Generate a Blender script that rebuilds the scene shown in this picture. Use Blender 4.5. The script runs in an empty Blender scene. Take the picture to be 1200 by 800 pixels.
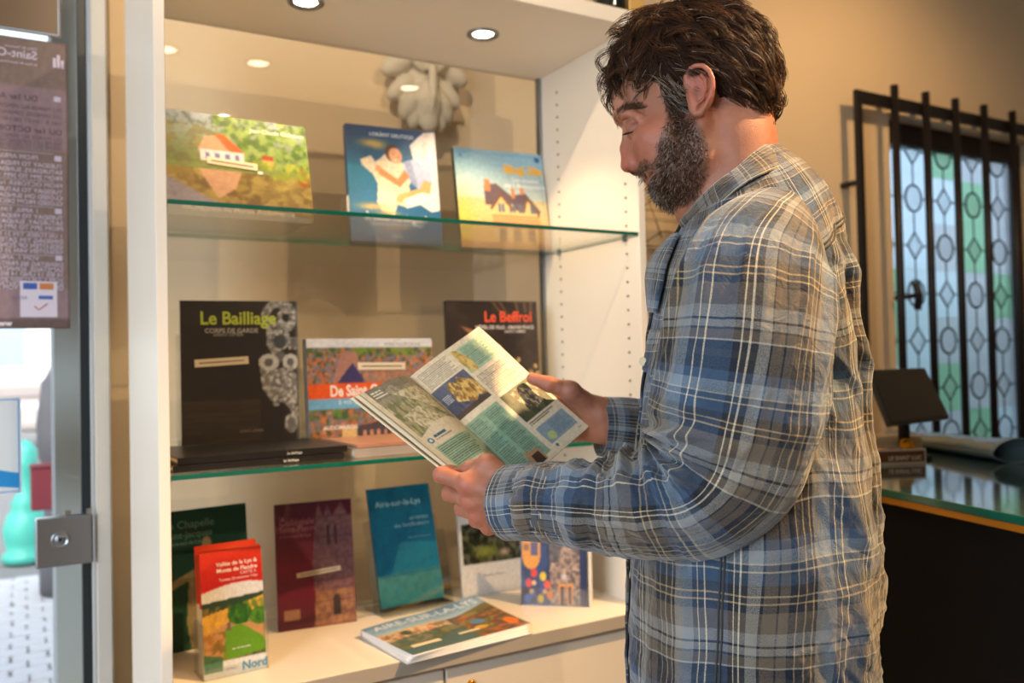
import bpy, bmesh, math, random
import numpy as np
from mathutils import Vector, Matrix
rnd = random.Random(7)
rng = np.random.default_rng(7)
SC = bpy.context.scene
COL = SC.collection
R_ = math.radians

# ---------------------------------------------------------------- camera
CAM = np.array([0, 0, 1.32])
_y, _p, _r = R_(30), 0.022, 0.022
F0 = np.array([math.sin(_y), math.cos(_y), 0]); R0 = np.array([math.cos(_y), -math.sin(_y), 0]); Z0 = np.array([0, 0, 1.])
FW = F0*math.cos(_p)+Z0*math.sin(_p); UP = Z0*math.cos(_p)-F0*math.sin(_p)
RT = R0*math.cos(_r)-UP*math.sin(_r); UU = UP*math.cos(_r)+R0*math.sin(_r)
cd = bpy.data.cameras.new('camera'); cam = bpy.data.objects.new('camera', cd); COL.objects.link(cam)
cd.sensor_width = 36; cd.lens = 30; cd.clip_start = 0.05; cd.clip_end = 300
cam.matrix_world = Matrix(((RT[0], UU[0], -FW[0], CAM[0]), (RT[1], UU[1], -FW[1], CAM[1]), (RT[2], UU[2], -FW[2], CAM[2]), (0, 0, 0, 1)))
cd.dof.use_dof = True; cd.dof.focus_distance = 0.98; cd.dof.aperture_fstop = 4.5
SC.camera = cam

# ---------------------------------------------------------------- world, lights, exposure
w = bpy.data.worlds.new('sky'); SC.world = w; w.use_nodes = True
bg = w.node_tree.nodes['Background']
sky = w.node_tree.nodes.new('ShaderNodeTexSky'); sky.sky_type = 'NISHITA'; sky.sun_disc = False
sky.sun_elevation = R_(38); sky.sun_rotation = R_(200); sky.dust_density = 3.0; sky.air_density = 1.0
hs = w.node_tree.nodes.new('ShaderNodeHueSaturation'); hs.inputs['Saturation'].default_value = 0.45
w.node_tree.links.new(sky.outputs[0], hs.inputs['Color']); w.node_tree.links.new(hs.outputs[0], bg.inputs[0])
bg.inputs[1].default_value = 0.62

def lamp(name, kind, loc, to, energy, col, size=0.1, spot=None, blend=0.5, sy=None):
    l = bpy.data.lights.new(name, kind); l.energy = energy; l.color = col
    if kind == 'AREA':
        l.size = size
        if sy: l.shape = 'RECTANGLE'; l.size_y = sy
    else: l.shadow_soft_size = size
    if kind == 'SPOT': l.spot_size = R_(spot); l.spot_blend = blend
    o = bpy.data.objects.new(name, l); COL.objects.link(o); o.location = loc
    o.rotation_euler = (Vector(to)-Vector(loc)).to_track_quat('-Z', 'Y').to_euler()
    return o
WARM = (1.0, 0.62, 0.28); WARM2 = (1.0, 0.76, 0.50); DAY = (0.70, 0.85, 1.0)
lamp('daylight_shop_window', 'AREA', (-1.75, -0.35, 1.55), (1.0, 1.1, 1.3), 52, DAY, 1.0, sy=1.5)
lamp('ceiling_spot', 'SPOT', (1.75, 0.05, 2.90), (0.98, 0.72, 1.40), 560, WARM, 0.03, 48, 1.0)
lamp('ceiling_spot', 'SPOT', (-0.1, 0.55, 2.93), (1.15, 2.25, 2.05), 85, WARM2, 0.02, 62, 0.5)
lamp('ceiling_spot', 'SPOT', (2.6, 1.0, 2.9), (2.9, 2.3, 1.6), 52, WARM, 0.05, 110, 0.8)
lamp('ceiling_spot', 'SPOT', (1.0, -1.1, 2.7), (0.75, 2.2, 1.3), 95, WARM2, 0.02, 44, 0.4)
SC.view_settings.view_transform = 'Standard'; SC.view_settings.look = 'None'
SC.view_settings.exposure = 0.0; SC.view_settings.gamma = 1.0; SC.view_settings.use_curve_mapping = False

# ---------------------------------------------------------------- helpers
def lin(c):
    c = np.asarray(c, float)
    return np.where(c <= 0.04045, c/12.92, ((c+0.055)/1.055)**2.4)
def rgb(r, g, b): return tuple(float(x) for x in lin(np.array([r, g, b])/255.0))
def mesh(name, verts, faces, smooth=False):
    me = bpy.data.meshes.new(name)
    me.from_pydata([tuple(map(float, v)) for v in verts], [], faces); me.update()
    if smooth: me.shade_smooth()
    return me
def link(name, me, mats=None, parent=None, loc=None):
    o = bpy.data.objects.new(name, me); COL.objects.link(o)
    if mats is not None and me is not None and len(me.materials) == 0:
        for m in (mats if isinstance(mats, (list, tuple)) else [mats]): me.materials.append(m)
    if parent is not None: o.parent = parent
    if loc is not None: o.location = loc
    return o
def tag(o, label=None, cat=None, group=None, kind=None):
    if label: o['label'] = label
    if cat: o['category'] = cat
    if group: o['group'] = group
    if kind: o['kind'] = kind
    return o
def empty(name, loc=(0, 0, 0), label=None, cat=None, group=None, rz=0):
    o = bpy.data.objects.new(name, None); COL.objects.link(o); o.location = loc; o.rotation_euler = (0, 0, rz)
    return tag(o, label, cat, group)
def grid_mesh(name, G, smooth=True, mat_fn=None, flip=False):
    """G: (n, m, 3) array -> open grid mesh"""
    n, m = G.shape[:2]
    V = G.reshape(-1, 3)
    i = np.arange(n-1)[:, None]*m + np.arange(m-1)[None, :]
    F = np.stack([i, i+1, i+m+1, i+m], -1).reshape(-1, 4)
    if flip: F = F[:, ::-1]
    return np_mesh(name, V, F, smooth)
def np_mesh(name, V, F, smooth=True, closed=False):
    me = bpy.data.meshes.new(name)
    V = np.asarray(V, np.float32); F = np.asarray(F, np.int32); k = F.shape[1]
    if closed and (np.cross(V[F[:, 0]], V[F[:, 1]])*V[F[:, 2]]).sum() < 0: F = F[:, ::-1].copy()
    me.vertices.add(len(V)); me.vertices.foreach_set('co', V.ravel())
    me.loops.add(F.size); me.loops.foreach_set('vertex_index', F.ravel())
    me.polygons.add(len(F)); me.polygons.foreach_set('loop_start', np.arange(len(F), dtype=np.int32)*k)
    me.update(calc_edges=True); me.validate()
    if smooth: me.shade_smooth()
    return me
def set_attr(me, name, arr, kind):
    a = me.attributes.new(name, kind, 'POINT')
    if kind == 'FLOAT_COLOR':
        arr = np.concatenate([np.asarray(arr, np.float32).reshape(-1, 3), np.ones((len(me.vertices), 1), np.float32)], 1)
        a.data.foreach_set('color', arr.ravel())
    elif kind == 'FLOAT_VECTOR': a.data.foreach_set('vector', np.asarray(arr, np.float32).ravel())
    else: a.data.foreach_set('value', np.asarray(arr, np.float32).ravel())

def bm_box(bm, lo, hi, bevel=0.0, M=None, mi=0, seg=1):
    lo = Vector(lo); hi = Vector(hi)
    r = bmesh.ops.create_cube(bm, size=1.0); vs = r['verts']
    for v in vs:
        v.co = Vector((lo[i]+(v.co[i]+0.5)*(hi[i]-lo[i]) for i in range(3)))
    if M is not None: bmesh.ops.transform(bm, matrix=M, verts=vs)
    fs = {f for v in vs for f in v.link_faces}
    for f in fs: f.material_index = mi
    if bevel > 0:
        es = list({e for v in vs for e in v.link_edges})
        bmesh.ops.bevel(bm, geom=es, offset=bevel, segments=seg, profile=0.5, affect='EDGES')
def bm_obj(name, bm, mats, parent=None, smooth=False, loc=None):
    me = bpy.data.meshes.new(name); bmesh.ops.recalc_face_normals(bm, faces=bm.faces); bm.to_mesh(me); bm.free()
    if smooth: me.shade_smooth()
    return link(name, me, mats, parent, loc)
def box(name, lo, hi, m, parent=None, bevel=0.0, M=None, seg=1):
    bm = bmesh.new(); bm_box(bm, lo, hi, bevel, M, seg=seg); return bm_obj(name, bm, m, parent)
def tube_arrays(pts, rad, seg=8, closed=False):
    pts = np.asarray(pts, float); n = len(pts)
    rad = np.full(n, rad) if np.isscalar(rad) else np.asarray(rad, float)
    T = np.gradient(pts, axis=0) if not closed else np.roll(pts, -1, 0)-np.roll(pts, 1, 0)
    T /= np.linalg.norm(T, axis=1)[:, None]+1e-12
    up = np.array([0, 0, 1.]) if abs(T[0][2]) < 0.9 else np.array([1., 0, 0])
    N = np.zeros_like(T); N[0] = np.cross(T[0], up); N[0] /= np.linalg.norm(N[0])
    for i in range(1, n):
        v = N[i-1]-T[i]*np.dot(N[i-1], T[i]); N[i] = v/(np.linalg.norm(v)+1e-12)
    B = np.cross(T, N)
    a = np.arange(seg)*2*math.pi/seg
    V = pts[:, None, :]+rad[:, None, None]*(np.cos(a)[None, :, None]*N[:, None, :]+np.sin(a)[None, :, None]*B[:, None, :])
    V = V.reshape(-1, 3).tolist(); F = []
    for i in range(n if closed else n-1):
        for j in range(seg):
            a0 = i*seg+j; a1 = i*seg+(j+1) % seg; i2 = (i+1) % n
            F.append((a0, a1, i2*seg+(j+1) % seg, i2*seg+j))
    if not closed:
        F.append(tuple(range(seg))[::-1]); F.append(tuple((n-1)*seg+j for j in range(seg)))
    return V, F
def tube(name, pts, rad, m, parent=None, seg=8, closed=False):
    V, F = tube_arrays(pts, rad, seg, closed); return link(name, mesh(name, V, F, True), m, parent)
def tubes(name, lst, m, parent=None, seg=6):
    V = []; F = []
    for pts, rad, cl in lst:
        v, f = tube_arrays(pts, rad, seg, cl); o = len(V); V += v; F += [tuple(i+o for i in q) for q in f]
    return link(name, mesh(name, V, F, True), m, parent)
def lathe(name, prof, m, parent=None, seg=24, loc=None, M=None):
    V = []; F = []
    for r, z in prof:
        for j in range(seg): V.append((r*math.cos(j*2*math.pi/seg), r*math.sin(j*2*math.pi/seg), z))
    n = len(prof)
    for i in range(n-1):
        for j in range(seg): F.append((i*seg+j, i*seg+(j+1) % seg, (i+1)*seg+(j+1) % seg, (i+1)*seg+j))
    F.append(tuple(range(seg))[::-1]); F.append(tuple((n-1)*seg+j for j in range(seg)))
    if M is not None: V = [tuple(M @ Vector(v)) for v in V]
    return link(name, mesh(name, V, F, True), m, parent, loc)

# numpy gradient noise
_perm = rng.permutation(512); _perm = np.concatenate([_perm, _perm, _perm])
_grad = rng.normal(size=(512, 3)); _grad /= np.linalg.norm(_grad, axis=1)[:, None]
def noise3(P):
    P = np.asarray(P, float); i = np.floor(P).astype(int); f = P-i; i = i & 255
    u = f*f*f*(f*(f*6-15)+10); out = 0
    for dx in (0, 1):
        for dy in (0, 1):
            for dz in (0, 1):
                h = _perm[_perm[_perm[i[..., 0]+dx]+i[..., 1]+dy]+i[..., 2]+dz]
                g = _grad[h]; d = f-np.array([dx, dy, dz])
                v = (g*d).sum(-1)
                wt = (u[..., 0] if dx else 1-u[..., 0])*(u[..., 1] if dy else 1-u[..., 1])*(u[..., 2] if dz else 1-u[..., 2])
                out = out+v*wt
    return out
def noise2(x, y, s=0.0, octs=1):
    o = 0; a = 1.0
    for k in range(octs):
        o = o+a*noise3(np.stack([x*2**k+17.3*k, y*2**k+5.1*k, np.full_like(x, s+3.7*k)], -1)); a *= 0.5
    return o

# ---------------------------------------------------------------- materials
def nmat(name):
    m = bpy.data.materials.new(name); m.use_nodes = True
    nt = m.node_tree; return m, nt, nt.nodes['Principled BSDF'], nt.nodes.new, nt.links.new
def mat(name, c, rough=0.5, metal=0.0, var=0.06, vs=8.0, bump=0.0, bs=60.0, emit=None, es=0, trans=0, coat=0, sss=0, spec=0.5):
    m, nt, b, N, L = nmat(name)
    b.inputs['Roughness'].default_value = rough; b.inputs['Metallic'].default_value = metal
    b.inputs['Specular IOR Level'].default_value = spec
    tc = N('ShaderNodeTexCoord')
    n = N('ShaderNodeTexNoise'); n.inputs['Scale'].default_value = vs; n.inputs['Detail'].default_value = 4
    L(tc.outputs['Object'], n.inputs['Vector'])
    mx = N('ShaderNodeMix'); mx.data_type = 'RGBA'
    mx.inputs['A'].default_value = tuple(x*(1-var) for x in c)+(1,); mx.inputs['B'].default_value = tuple(min(1, x*(1+var)) for x in c)+(1,)
    L(n.outputs['Fac'], mx.inputs['Factor']); L(mx.outputs['Result'], b.inputs['Base Color'])
    if bump:
        n2 = N('ShaderNodeTexNoise'); n2.inputs['Scale'].default_value = bs; n2.inputs['Detail'].default_value = 5
        L(tc.outputs['Object'], n2.inputs['Vector'])
        bp = N('ShaderNodeBump'); bp.inputs['Strength'].default_value = bump; bp.inputs['Distance'].default_value = 0.004
        L(n2.outputs['Fac'], bp.inputs['Height']); L(bp.outputs['Normal'], b.inputs['Normal'])
    if emit: b.inputs['Emission Color'].default_value = tuple(emit)+(1,); b.inputs['Emission Strength'].default_value = es
    if trans: b.inputs['Transmission Weight'].default_value = trans
    if coat: b.inputs['Coat Weight'].default_value = coat; b.inputs['Coat Roughness'].default_value = 0.08
    if sss:
        b.inputs['Subsurface Weight'].default_value = sss; b.inputs['Subsurface Scale'].default_value = 0.006
        b.inputs['Subsurface Radius'].default_value = (1, .35, .18)
    return m
def thin_glass(name, tint=(0.97, 0.99, 0.98), rough=0.0, refl=1.0):
    m = bpy.data.materials.new(name); m.use_nodes = True; nt = m.node_tree; nt.nodes.clear(); N = nt.nodes.new; L = nt.links.new
    out = N('ShaderNodeOutputMaterial'); mx = N('ShaderNodeMixShader'); t = N('ShaderNodeBsdfTransparent'); g = N('ShaderNodeBsdfGlossy')
    lw = N('ShaderNodeLayerWeight'); lw.inputs[0].default_value = 0.5; fr = N('ShaderNodeMath'); fr.operation = 'POWER'; fr.inputs[1].default_value = 5.0
    L(lw.outputs['Facing'], fr.inputs[0])
    mu = N('ShaderNodeMath'); mu.operation = 'MULTIPLY_ADD'; mu.inputs[1].default_value = 0.93*refl; mu.inputs[2].default_value = 0.05*refl; mu.use_clamp = True
    t.inputs[0].default_value = tuple(tint)+(1,); g.inputs['Roughness'].default_value = rough; g.inputs[0].default_value = (1, 1, 1, 1)
    L(fr.outputs[0], mu.inputs[0]); L(mu.outputs[0], mx.inputs[0]); L(t.outputs[0], mx.inputs[1]); L(g.outputs[0], mx.inputs[2]); L(mx.outputs[0], out.inputs[0])
    return m
def print_mat(name, rough=0.3, coat=0.0, sheer=0.0):
    m, nt, b, N, L = nmat(name)
    a = N('ShaderNodeAttribute'); a.attribute_name = 'print'; L(a.outputs['Color'], b.inputs['Base Color'])
    n = N('ShaderNodeTexNoise'); n.inputs['Scale'].default_value = 300
    bp = N('ShaderNodeBump'); bp.inputs['Strength'].default_value = 0.03; L(n.outputs['Fac'], bp.inputs['Height']); L(bp.outputs['Normal'], b.inputs['Normal'])
    b.inputs['Roughness'].default_value = rough
    if coat: b.inputs['Coat Weight'].default_value = coat; b.inputs['Coat Roughness'].default_value = 0.12
    return m

M_wall = mat('plaster_cream', rgb(226, 203, 170), 0.85, var=0.05, vs=2.5, bump=0.25, bs=45)
M_ceil = mat('ceiling_white', rgb(226, 218, 204), 0.9)
M_floor = mat('floor_tile', rgb(178, 160, 136), 0.45, var=0.2, vs=3)
M_cab = mat('melamine_white', rgb(232, 221, 206), 0.42, var=0.015, vs=4, bump=0.03, bs=200)
M_cabedge = mat('melamine_edge', rgb(188, 180, 170), 0.45, var=0.02)
M_clear = thin_glass('clear_glass', (0.95, 0.97, 0.96))
M_back = thin_glass('back_glass', (0.96, 0.965, 0.955), refl=1.0)
M_acryl = thin_glass('acrylic', (0.93, 0.95, 0.95), 0.05)
M_green = mat('glass_edge_green', rgb(8, 92, 74), 0.12, var=0.15, vs=30, spec=0.8)
M_steel = mat('brushed_steel', rgb(150, 156, 166), 0.28, 1.0, bump=0.05, bs=300)
M_chrome = mat('chrome', rgb(190, 192, 196), 0.15, 1.0)
M_iron = mat('wrought_iron', rgb(36, 32, 34), 0.42, 0.4, var=0.2, bump=0.3, bs=80)
M_wood = mat('dark_wood_frame', rgb(44, 24, 20), 0.5, var=0.3, vs=14, bump=0.3, bs=40)
M_black = mat('counter_black', rgb(8, 8, 9), 0.7, var=0.2, spec=.15)
M_gold = mat('gold_trim', rgb(196, 132, 40), 0.3, 0.8, var=0.15)
M_paper = mat('paper_cream', rgb(224, 208, 178), 0.6, var=0.03)
M_white = mat('white_paper', rgb(232, 228, 222), 0.55, var=0.02)
M_stone = mat('pale_carved_stone', rgb(206, 196, 178), 0.9, var=0.12, vs=20, bump=0.5, bs=90)
M_dark = mat('matte_black', rgb(16, 16, 18), 0.5)
M_bulb = mat('lamp_lens', (1, 0.9, 0.7), 0.3, emit=(1.0, 0.80, 0.52), es=14)
M_print = print_mat('printed_cover_gloss', 0.32, 0.25)
M_matte = print_mat('printed_paper', 0.55)

# ---------------------------------------------------------------- printing: a small numpy canvas
class Canvas:
    def __init__(s, w, h, col):
        s.w, s.h = w, h; s.Y, s.X = np.meshgrid(np.linspace(0, 1, h), np.linspace(0, 1, w), indexing='ij')
        s.A = np.zeros((h, w, 3))+np.array(col)/255.0
    def put(s, mask, col, a=1.0):
        m = (np.asarray(mask, float)*a)[..., None]; s.A = s.A*(1-m)+np.asarray(col)/255.0*m; return s
    def rect(s, x0, y0, x1, y1, col, a=1.0): return s.put((s.X >= x0) & (s.X <= x1) & (s.Y >= y0) & (s.Y <= y1), col, a)
    def ell(s, cx, cy, rx, ry, col, a=1.0, rot=0.0):
        dx, dy = s.X-cx, s.Y-cy; c, q = math.cos(rot), math.sin(rot); u = (dx*c+dy*q)/rx; v = (-dx*q+dy*c)/ry
        return s.put((u*u+v*v) < 1, col, a)
    def inside(s, pts):
        m = np.zeros_like(s.X, bool); n = len(pts)
        for i in range(n):
            x0, y0 = pts[i]; x1, y1 = pts[(i+1) % n]
            if y0 == y1: continue
            c = ((s.Y >= min(y0, y1)) & (s.Y < max(y0, y1))); xi = x0+(s.Y-y0)*(x1-x0)/(y1-y0); m ^= c & (s.X < xi)
        return m
    def poly(s, pts, col, a=1.0): return s.put(s.inside(pts), col, a)
    def grad(s, y0, y1, c0, c1, x0=0, x1=1):
        t = np.clip((s.Y-y0)/(y1-y0), 0, 1)[..., None]; m = ((s.Y >= y0) & (s.Y <= y1) & (s.X >= x0) & (s.X <= x1))[..., None]
        s.A = np.where(m, (np.array(c0)*(1-t)+np.array(c1)*t)/255.0, s.A); return s
    def mottle(s, mask, cols, fx, fy, seed=0.0, amt=0.7):
        """blotches of the given colours inside mask (a boolean array)"""
        for k, c in enumerate(cols):
            n = noise2(s.X*fx, s.Y*fy, seed+k*9.3, 3); t = np.clip(n*5+0.1, 0, 1)*amt; s.put(mask*t, c)
        return s
    def lines(s, x0, y0, x1, y1, n, col, a=0.6, ragged=0.25, seed=1, fill=0.5, word=26):
        """n lines of tiny illegible body text"""
        q = np.random.default_rng(seed); v = (s.Y-y0)/(y1-y0)*n; k = np.floor(v).astype(int)
        L = 1-ragged*q.random(n+2); kk = np.clip(k, 0, n+1)
        u = (s.X-x0)/(x1-x0); m = (k >= 0) & (k < n) & ((v-k) < fill) & (u > 0) & (u < L[kk])
        gaps = noise3(np.stack([s.X*word*3, kk*7.7+0.5, np.full_like(s.X, seed*3.1)], -1)) > -0.32
        return s.put(m & gaps, col, a)
    def glow(s, cx, cy, rx, ry, col, a=1.0):
        d = ((s.X-cx)/rx)**2+((s.Y-cy)/ry)**2; return s.put(np.exp(-d), col, a)
def slab_map(wd, ht, th=0.0):
    return lambda u, v: np.stack([u*wd, np.zeros_like(u)-th, (1-v)*ht], -1)
def printed(name, cv, S, m, parent, off=0.0):
    """canvas laid on the surface S(u, v) as a fine grid with a 'print' colour attribute"""
    G = S(cv.X, cv.Y)
    A_ = np.pad(cv.A, ((1, 1), (1, 1), (0, 0)), 'edge'); B_ = (A_[:-2, 1:-1]+A_[2:, 1:-1]+A_[1:-1, :-2]+A_[1:-1, 2:])/4; cv.A = (cv.A*.55+B_*.45)*(1+.10*noise2(cv.X*30, cv.Y*36, 8.8, 3))[..., None]
    me = grid_mesh(name, G, True, flip=True); set_attr(me, 'print', lin(np.clip(cv.A, 0, 1)).reshape(-1, 3), 'FLOAT_COLOR')
    return link(name, me, m, parent)
_ink = {}
def ink(c, rough=0.4):
    k = tuple(c)
    if k not in _ink: _ink[k] = mat('ink_%d_%d_%d' % k, rgb(*k), rough, var=0.02)
    return _ink[k]
def letter(text, size, u0, v0, S, W, H, col, parent, align='LEFT', bold=0.0, name='lettering', mirror=False, lift=0.0006, stretch=1.0, N=None, ital=0.0):
    """real letters bent onto a surface S(u,v); size in metres, W/H = surface size in metres"""
    cu = bpy.data.curves.new('t', 'FONT'); cu.body = text; cu.size = size; cu.align_x = align; cu.offset = bold*size; cu.shear = ital
    cu.resolution_u = 3
    o = bpy.data.objects.new('t', cu); COL.objects.link(o)
    dg = bpy.context.evaluated_depsgraph_get(); me = bpy.data.meshes.new_from_object(o.evaluated_get(dg))
    bpy.data.objects.remove(o); bpy.data.curves.remove(cu)
    n = len(me.vertices)
    if n == 0: return None
    co = np.zeros(n*3, np.float32); me.vertices.foreach_get('co', co); co = co.reshape(-1, 3)
    x = co[:, 0]*stretch; y = co[:, 1]
    if mirror: x = -x
    u = u0+x/W; v = v0-y/H
    e = 1e-3; P = S(u, v); du = S(u+e, v)-P; dv = S(u, v+e)-P
    nn = np.cross(dv, du); nn /= np.linalg.norm(nn, axis=1)[:, None]+1e-12
    P = P+nn*lift if N is None else P+np.array(N)*lift
    me.vertices.foreach_set('co', P.astype(np.float32).ravel()); me.materials.clear(); me.update()
    return link(name, me, ink(col), parent)
# ================================================================ the setting
def struct(o, label=None): o['kind'] = 'structure'; return o
YW = 2.25
bm = bmesh.new()
for lo, hi in [((-2.2, YW, 0), (-1.1, 2.42, 3.0)), ((-1.1, YW, 2.5), (0.178, 2.42, 3.0)), ((0.178, YW, 0), (3.12, 2.42, 3.0)),
               ((3.12, YW, 0), (4.22, 2.42, 0.80)), ((3.12, YW, 2.31), (4.22, 2.42, 3.0)), ((4.22, YW, 0), (5.2, 2.42, 3.0))]:
    bm_box(bm, lo, hi)
struct(bm_obj('wall_back', bm, M_wall))
struct(box('wall_right', (5.2, -2.6, 0), (5.35, 2.42, 3.0), M_wall))
struct(box('wall_front', (-2.35, -2.75, 0), (5.35, -2.6, 3.0), M_wall))
bm = bmesh.new()
for lo, hi in [((-2.35, -2.6, 0), (-2.2, -1.4, 3)), ((-2.35, 0.7, 0), (-2.2, 2.42, 3)), ((-2.35, -1.4, 0), (-2.2, 0.7, 0.5)), ((-2.35, -1.4, 2.6), (-2.2, 0.7, 3))]:
    bm_box(bm, lo, hi)
struct(bm_obj('wall_left', bm, M_wall))
struct(box('ceiling', (-2.35, -2.75, 3.0), (5.35, 2.42, 3.1), M_ceil))
struct(box('floor', (-2.35, -2.75, -0.08), (5.35, 2.42, 0.0), M_floor))
struct(box('baseboard_back', (0.18, 2.232, 0), (5.2, YW, 0.12), M_cabedge))
M_frame = mat('door_frame_paint', rgb(196, 194, 188), 0.5, var=0.03)
struct(box('trim_1', (0.147, 2.17, 0), (0.182, 2.30, 2.5), M_frame, bevel=0.004))
struct(box('trim_2', (-1.1, 2.17, 2.42), (0.147, 2.30, 2.5), M_frame, bevel=0.004))
struct(box('trim_3', (-1.13, 2.17, 0), (-1.1, 2.30, 2.5), M_frame, bevel=0.004))

# glass shop door
dr = struct(empty('door_1', (0.12, 2.19, 0)))
M_doorgl = thin_glass('door_glass', (0.93, 0.96, 0.96)); M_gasket = mat('dark_gasket', rgb(22, 34, 42), 0.35)
def at_parent(o, par): o.parent = par; o.matrix_parent_inverse = Matrix.Translation(par.location).inverted(); return o
def PT(par):
    par_inv = Matrix.Translation(par.location).inverted()
    return lambda o: (setattr(o, 'parent', par), setattr(o, 'matrix_parent_inverse', par_inv), o)[-1]
pd = PT(dr)
pd(box('door_glass', (-1.08, 2.185, 0.01), (0.118, 2.195, 2.41), M_doorgl))
pd(box('gasket', (0.119, 2.178, 0.0), (0.139, 2.204, 2.42), M_gasket, bevel=0.002))
lk = pd(box('lock_plate', (0.026, 2.155, 0.884), (0.141, 2.183, 0.994), M_steel, bevel=0.004, seg=2))
pl = PT(lk); pl.__call__
def sub(o, par):
    o.parent = par; return o
Mx = Matrix.Translation((0.075, 2.155, 0.944)) @ Matrix.Rotation(R_(90), 4, 'X')
c1 = lathe('lock_cylinder', [(0.019, 0), (0.019, 0.002), (0.0165, 0.003), (0.015, 0.003), (0.014, 0.0012), (0.009, 0.0012), (0.009, 0.0035), (0.003, 0.0035), (0.003, 0.0012)], M_steel, None, 28, M=Mx); sub(c1, lk)
c2 = lathe('keyhole', [(0.0045, 0.003), (0.0045, 0.0042)], M_dark, None, 12, M=Mx); sub(c2, lk)
pd(box('glass_clip', (0.085, 2.17, 0.994), (0.097, 2.183, 1.004), M_chrome)); pd(box('glass_clip', (0.128, 2.165, 0.994), (0.140, 2.183, 1.006), M_chrome))

# opening hours sticker, read from its back
st = empty('opening_hours_poster', (0.1, 2.183, 1.414), 'brown opening hours poster stuck on the glass door, its text seen reversed', 'poster')
W_, H_ = 0.30, 0.652
def S_st(u, v):
    x = (u-1)*W_; return np.stack([x+0.0*v, np.zeros_like(x)-0.0, (1-v)*H_+0.008*(1-v)*0], -1)
cv = Canvas(60, 130, (122, 102, 96))
cv.rect(0, 0.165, 1, 0.385, (140, 116, 122)); cv.rect(0, 0.865, 1, 0.965, (140, 116, 122)); cv.rect(0, 0.965, 1, 1, (98, 78, 76))
o = printed('poster_sheet', cv, S_st, M_matte, st)
o.modifiers.new('s', 'SOLIDIFY').thickness = 0.0006
def sl(t, size, v, u=0.94, col=(206, 192, 214), bold=0.0): letter(t, size, u, v, S_st, W_, H_, col, st, bold=bold, mirror=True, name='reversed_lettering')
sl('Saint-Omer', 0.026, 0.070, 0.80, bold=0.012); sl('Office de Tourisme', 0.008, 0.038, 0.80); sl('du Pays de Saint-Omer', 0.008, 0.092, 0.80)
rows = [('DU 1er AVRIL AU 30', .018, .215, .80, .02), ('DU MARDI AU VENDREDI DE', .0125, .245, .96, 0), ('LES SAMEDIS, DIMANCHES', .0125, .268, .96, 0), ('10H À 13H ET DE 14H À 18H', .0125, .291, .96, 0),
        ('DU 1er OCTOBRE AU 31', .018, .325, .96, .02), ('DU MARDI AU SAMEDI DE', .0125, .347, .96, 0), ('FERMÉ LES DIMANCHES, LUN', .0125, .364, .96, 0), ('FERMÉ DU 25 DÉCEMBRE', .0125, .380, .96, 0),
        ('FROM APRIL 1st TO S', .014, .418, .80, 0), ('TUESDAY TO FRIDAY FROM 9', .0135, .442, .96, .01), ('SATURDAYS, SUNDAYS AND P', .0135, .463, .96, .01), ('FROM 2PM TO 5PM. CLOSED', .0135, .484, .96, .01),
        ('FROM OCTOBER 1st TO MA', .014, .510, .96, 0), ('TUESDAY TO SATURDAY FROM', .0135, .532, .96, .01), ('CLOSED ON SUNDAYS, MON', .0135, .552, .96, .01), ('CLOSED FROM DECEMBER 25', .0135, .572, .96, .01),
        ('1 APRIL T/M 30 SEPT', .014, .602, .80, 0), ('TUESDAY TO FRIDAY FROM 9', .0135, .622, .96, .01), ('SATURDAY, SUNDAYS AND', .0135, .641, .96, .01), ('FROM 2PM TO 5PM CLOSED', .0135, .660, .96, .01),
        ('1 OKTOBER T/M 31 MAART', .0135, .685, .96, 0), ('DINSDAG T/M ZATERDAG - 9', .0135, .704, .96, .01), ('GESLOTEN OP ZONDAG, MA', .0135, .722, .96, .01), ('GESLOTEN VAN 25 DECEMB', .0135, .740, .96, .01),
        ('VOM 1. APRIL BIS 30', .014, .765, .80, 0), ('DIENSTAG BIS FREITAG, 9.30', .0135, .785, .96, .01), ('SAMSTAGE, SONNTAGE UND', .0135, .803, .96, .01), ('10 BIS 13 UND 14 BIS 17', .0135, .820, .96, .01),
        ('VOM 1. OKTOBER BIS 31. MÄ', .013, .838, .96, 0), ('SONNTAGS, MONTAGS UND', .013, .853, .96, .01), ('GESCHLOSSEN VOM 25. DEZ', .013, .866, .96, .01)]
for t, s_, v, u, b_ in rows: sl(t, s_, v, u, (98, 78, 92) if .17 < v < .385 else (198, 184, 206), b_)
sl('www.TOURISME-SAINTOMER', 0.017, 0.990, 0.62, (226, 220, 230), 0.03)
for v in (0.394, 0.49, 0.58, 0.668, 0.748, 0.826): box('rule_line', (-0.30, -0.0012, (1-v)*H_), (-0.03, -0.0004, (1-v)*H_+0.001), ink((190, 178, 200)), st)
for v in (.20, .408, .592, .755): box('calendar_icon', (-0.028, -0.0016, (1-v)*H_-0.006), (-0.014, -0.0004, (1-v)*H_+0.006), ink((196, 186, 208)), st, bevel=0.001)
box('payment_panel', (-0.098, -0.0016, .018+.008), (-0.025, -0.0004, .018+.088), ink((214, 206, 222)), st)
for x, c in ((-.092, (60, 90, 170)), (-.060, (196, 120, 70))): box('card_mark', (x, -0.0024, .088), (x+.027, -0.0016, .102), ink(c), st)
box('card_mark', (-.062, -0.0024, .066), (-.034, -0.0016, .074), ink((70, 100, 176)), st)
letter('ANCV', 0.011, 0.72, 0.90, S_st, W_, H_, (120, 120, 150), st, mirror=True, lift=0.0022, name='reversed_lettering')
tubes('check_mark', [([(-.070, -.0022, .050), (-.062, -.0022, .042), (-.045, -.0022, .056)], 0.0012, False)], ink((206, 70, 70)), st)
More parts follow.
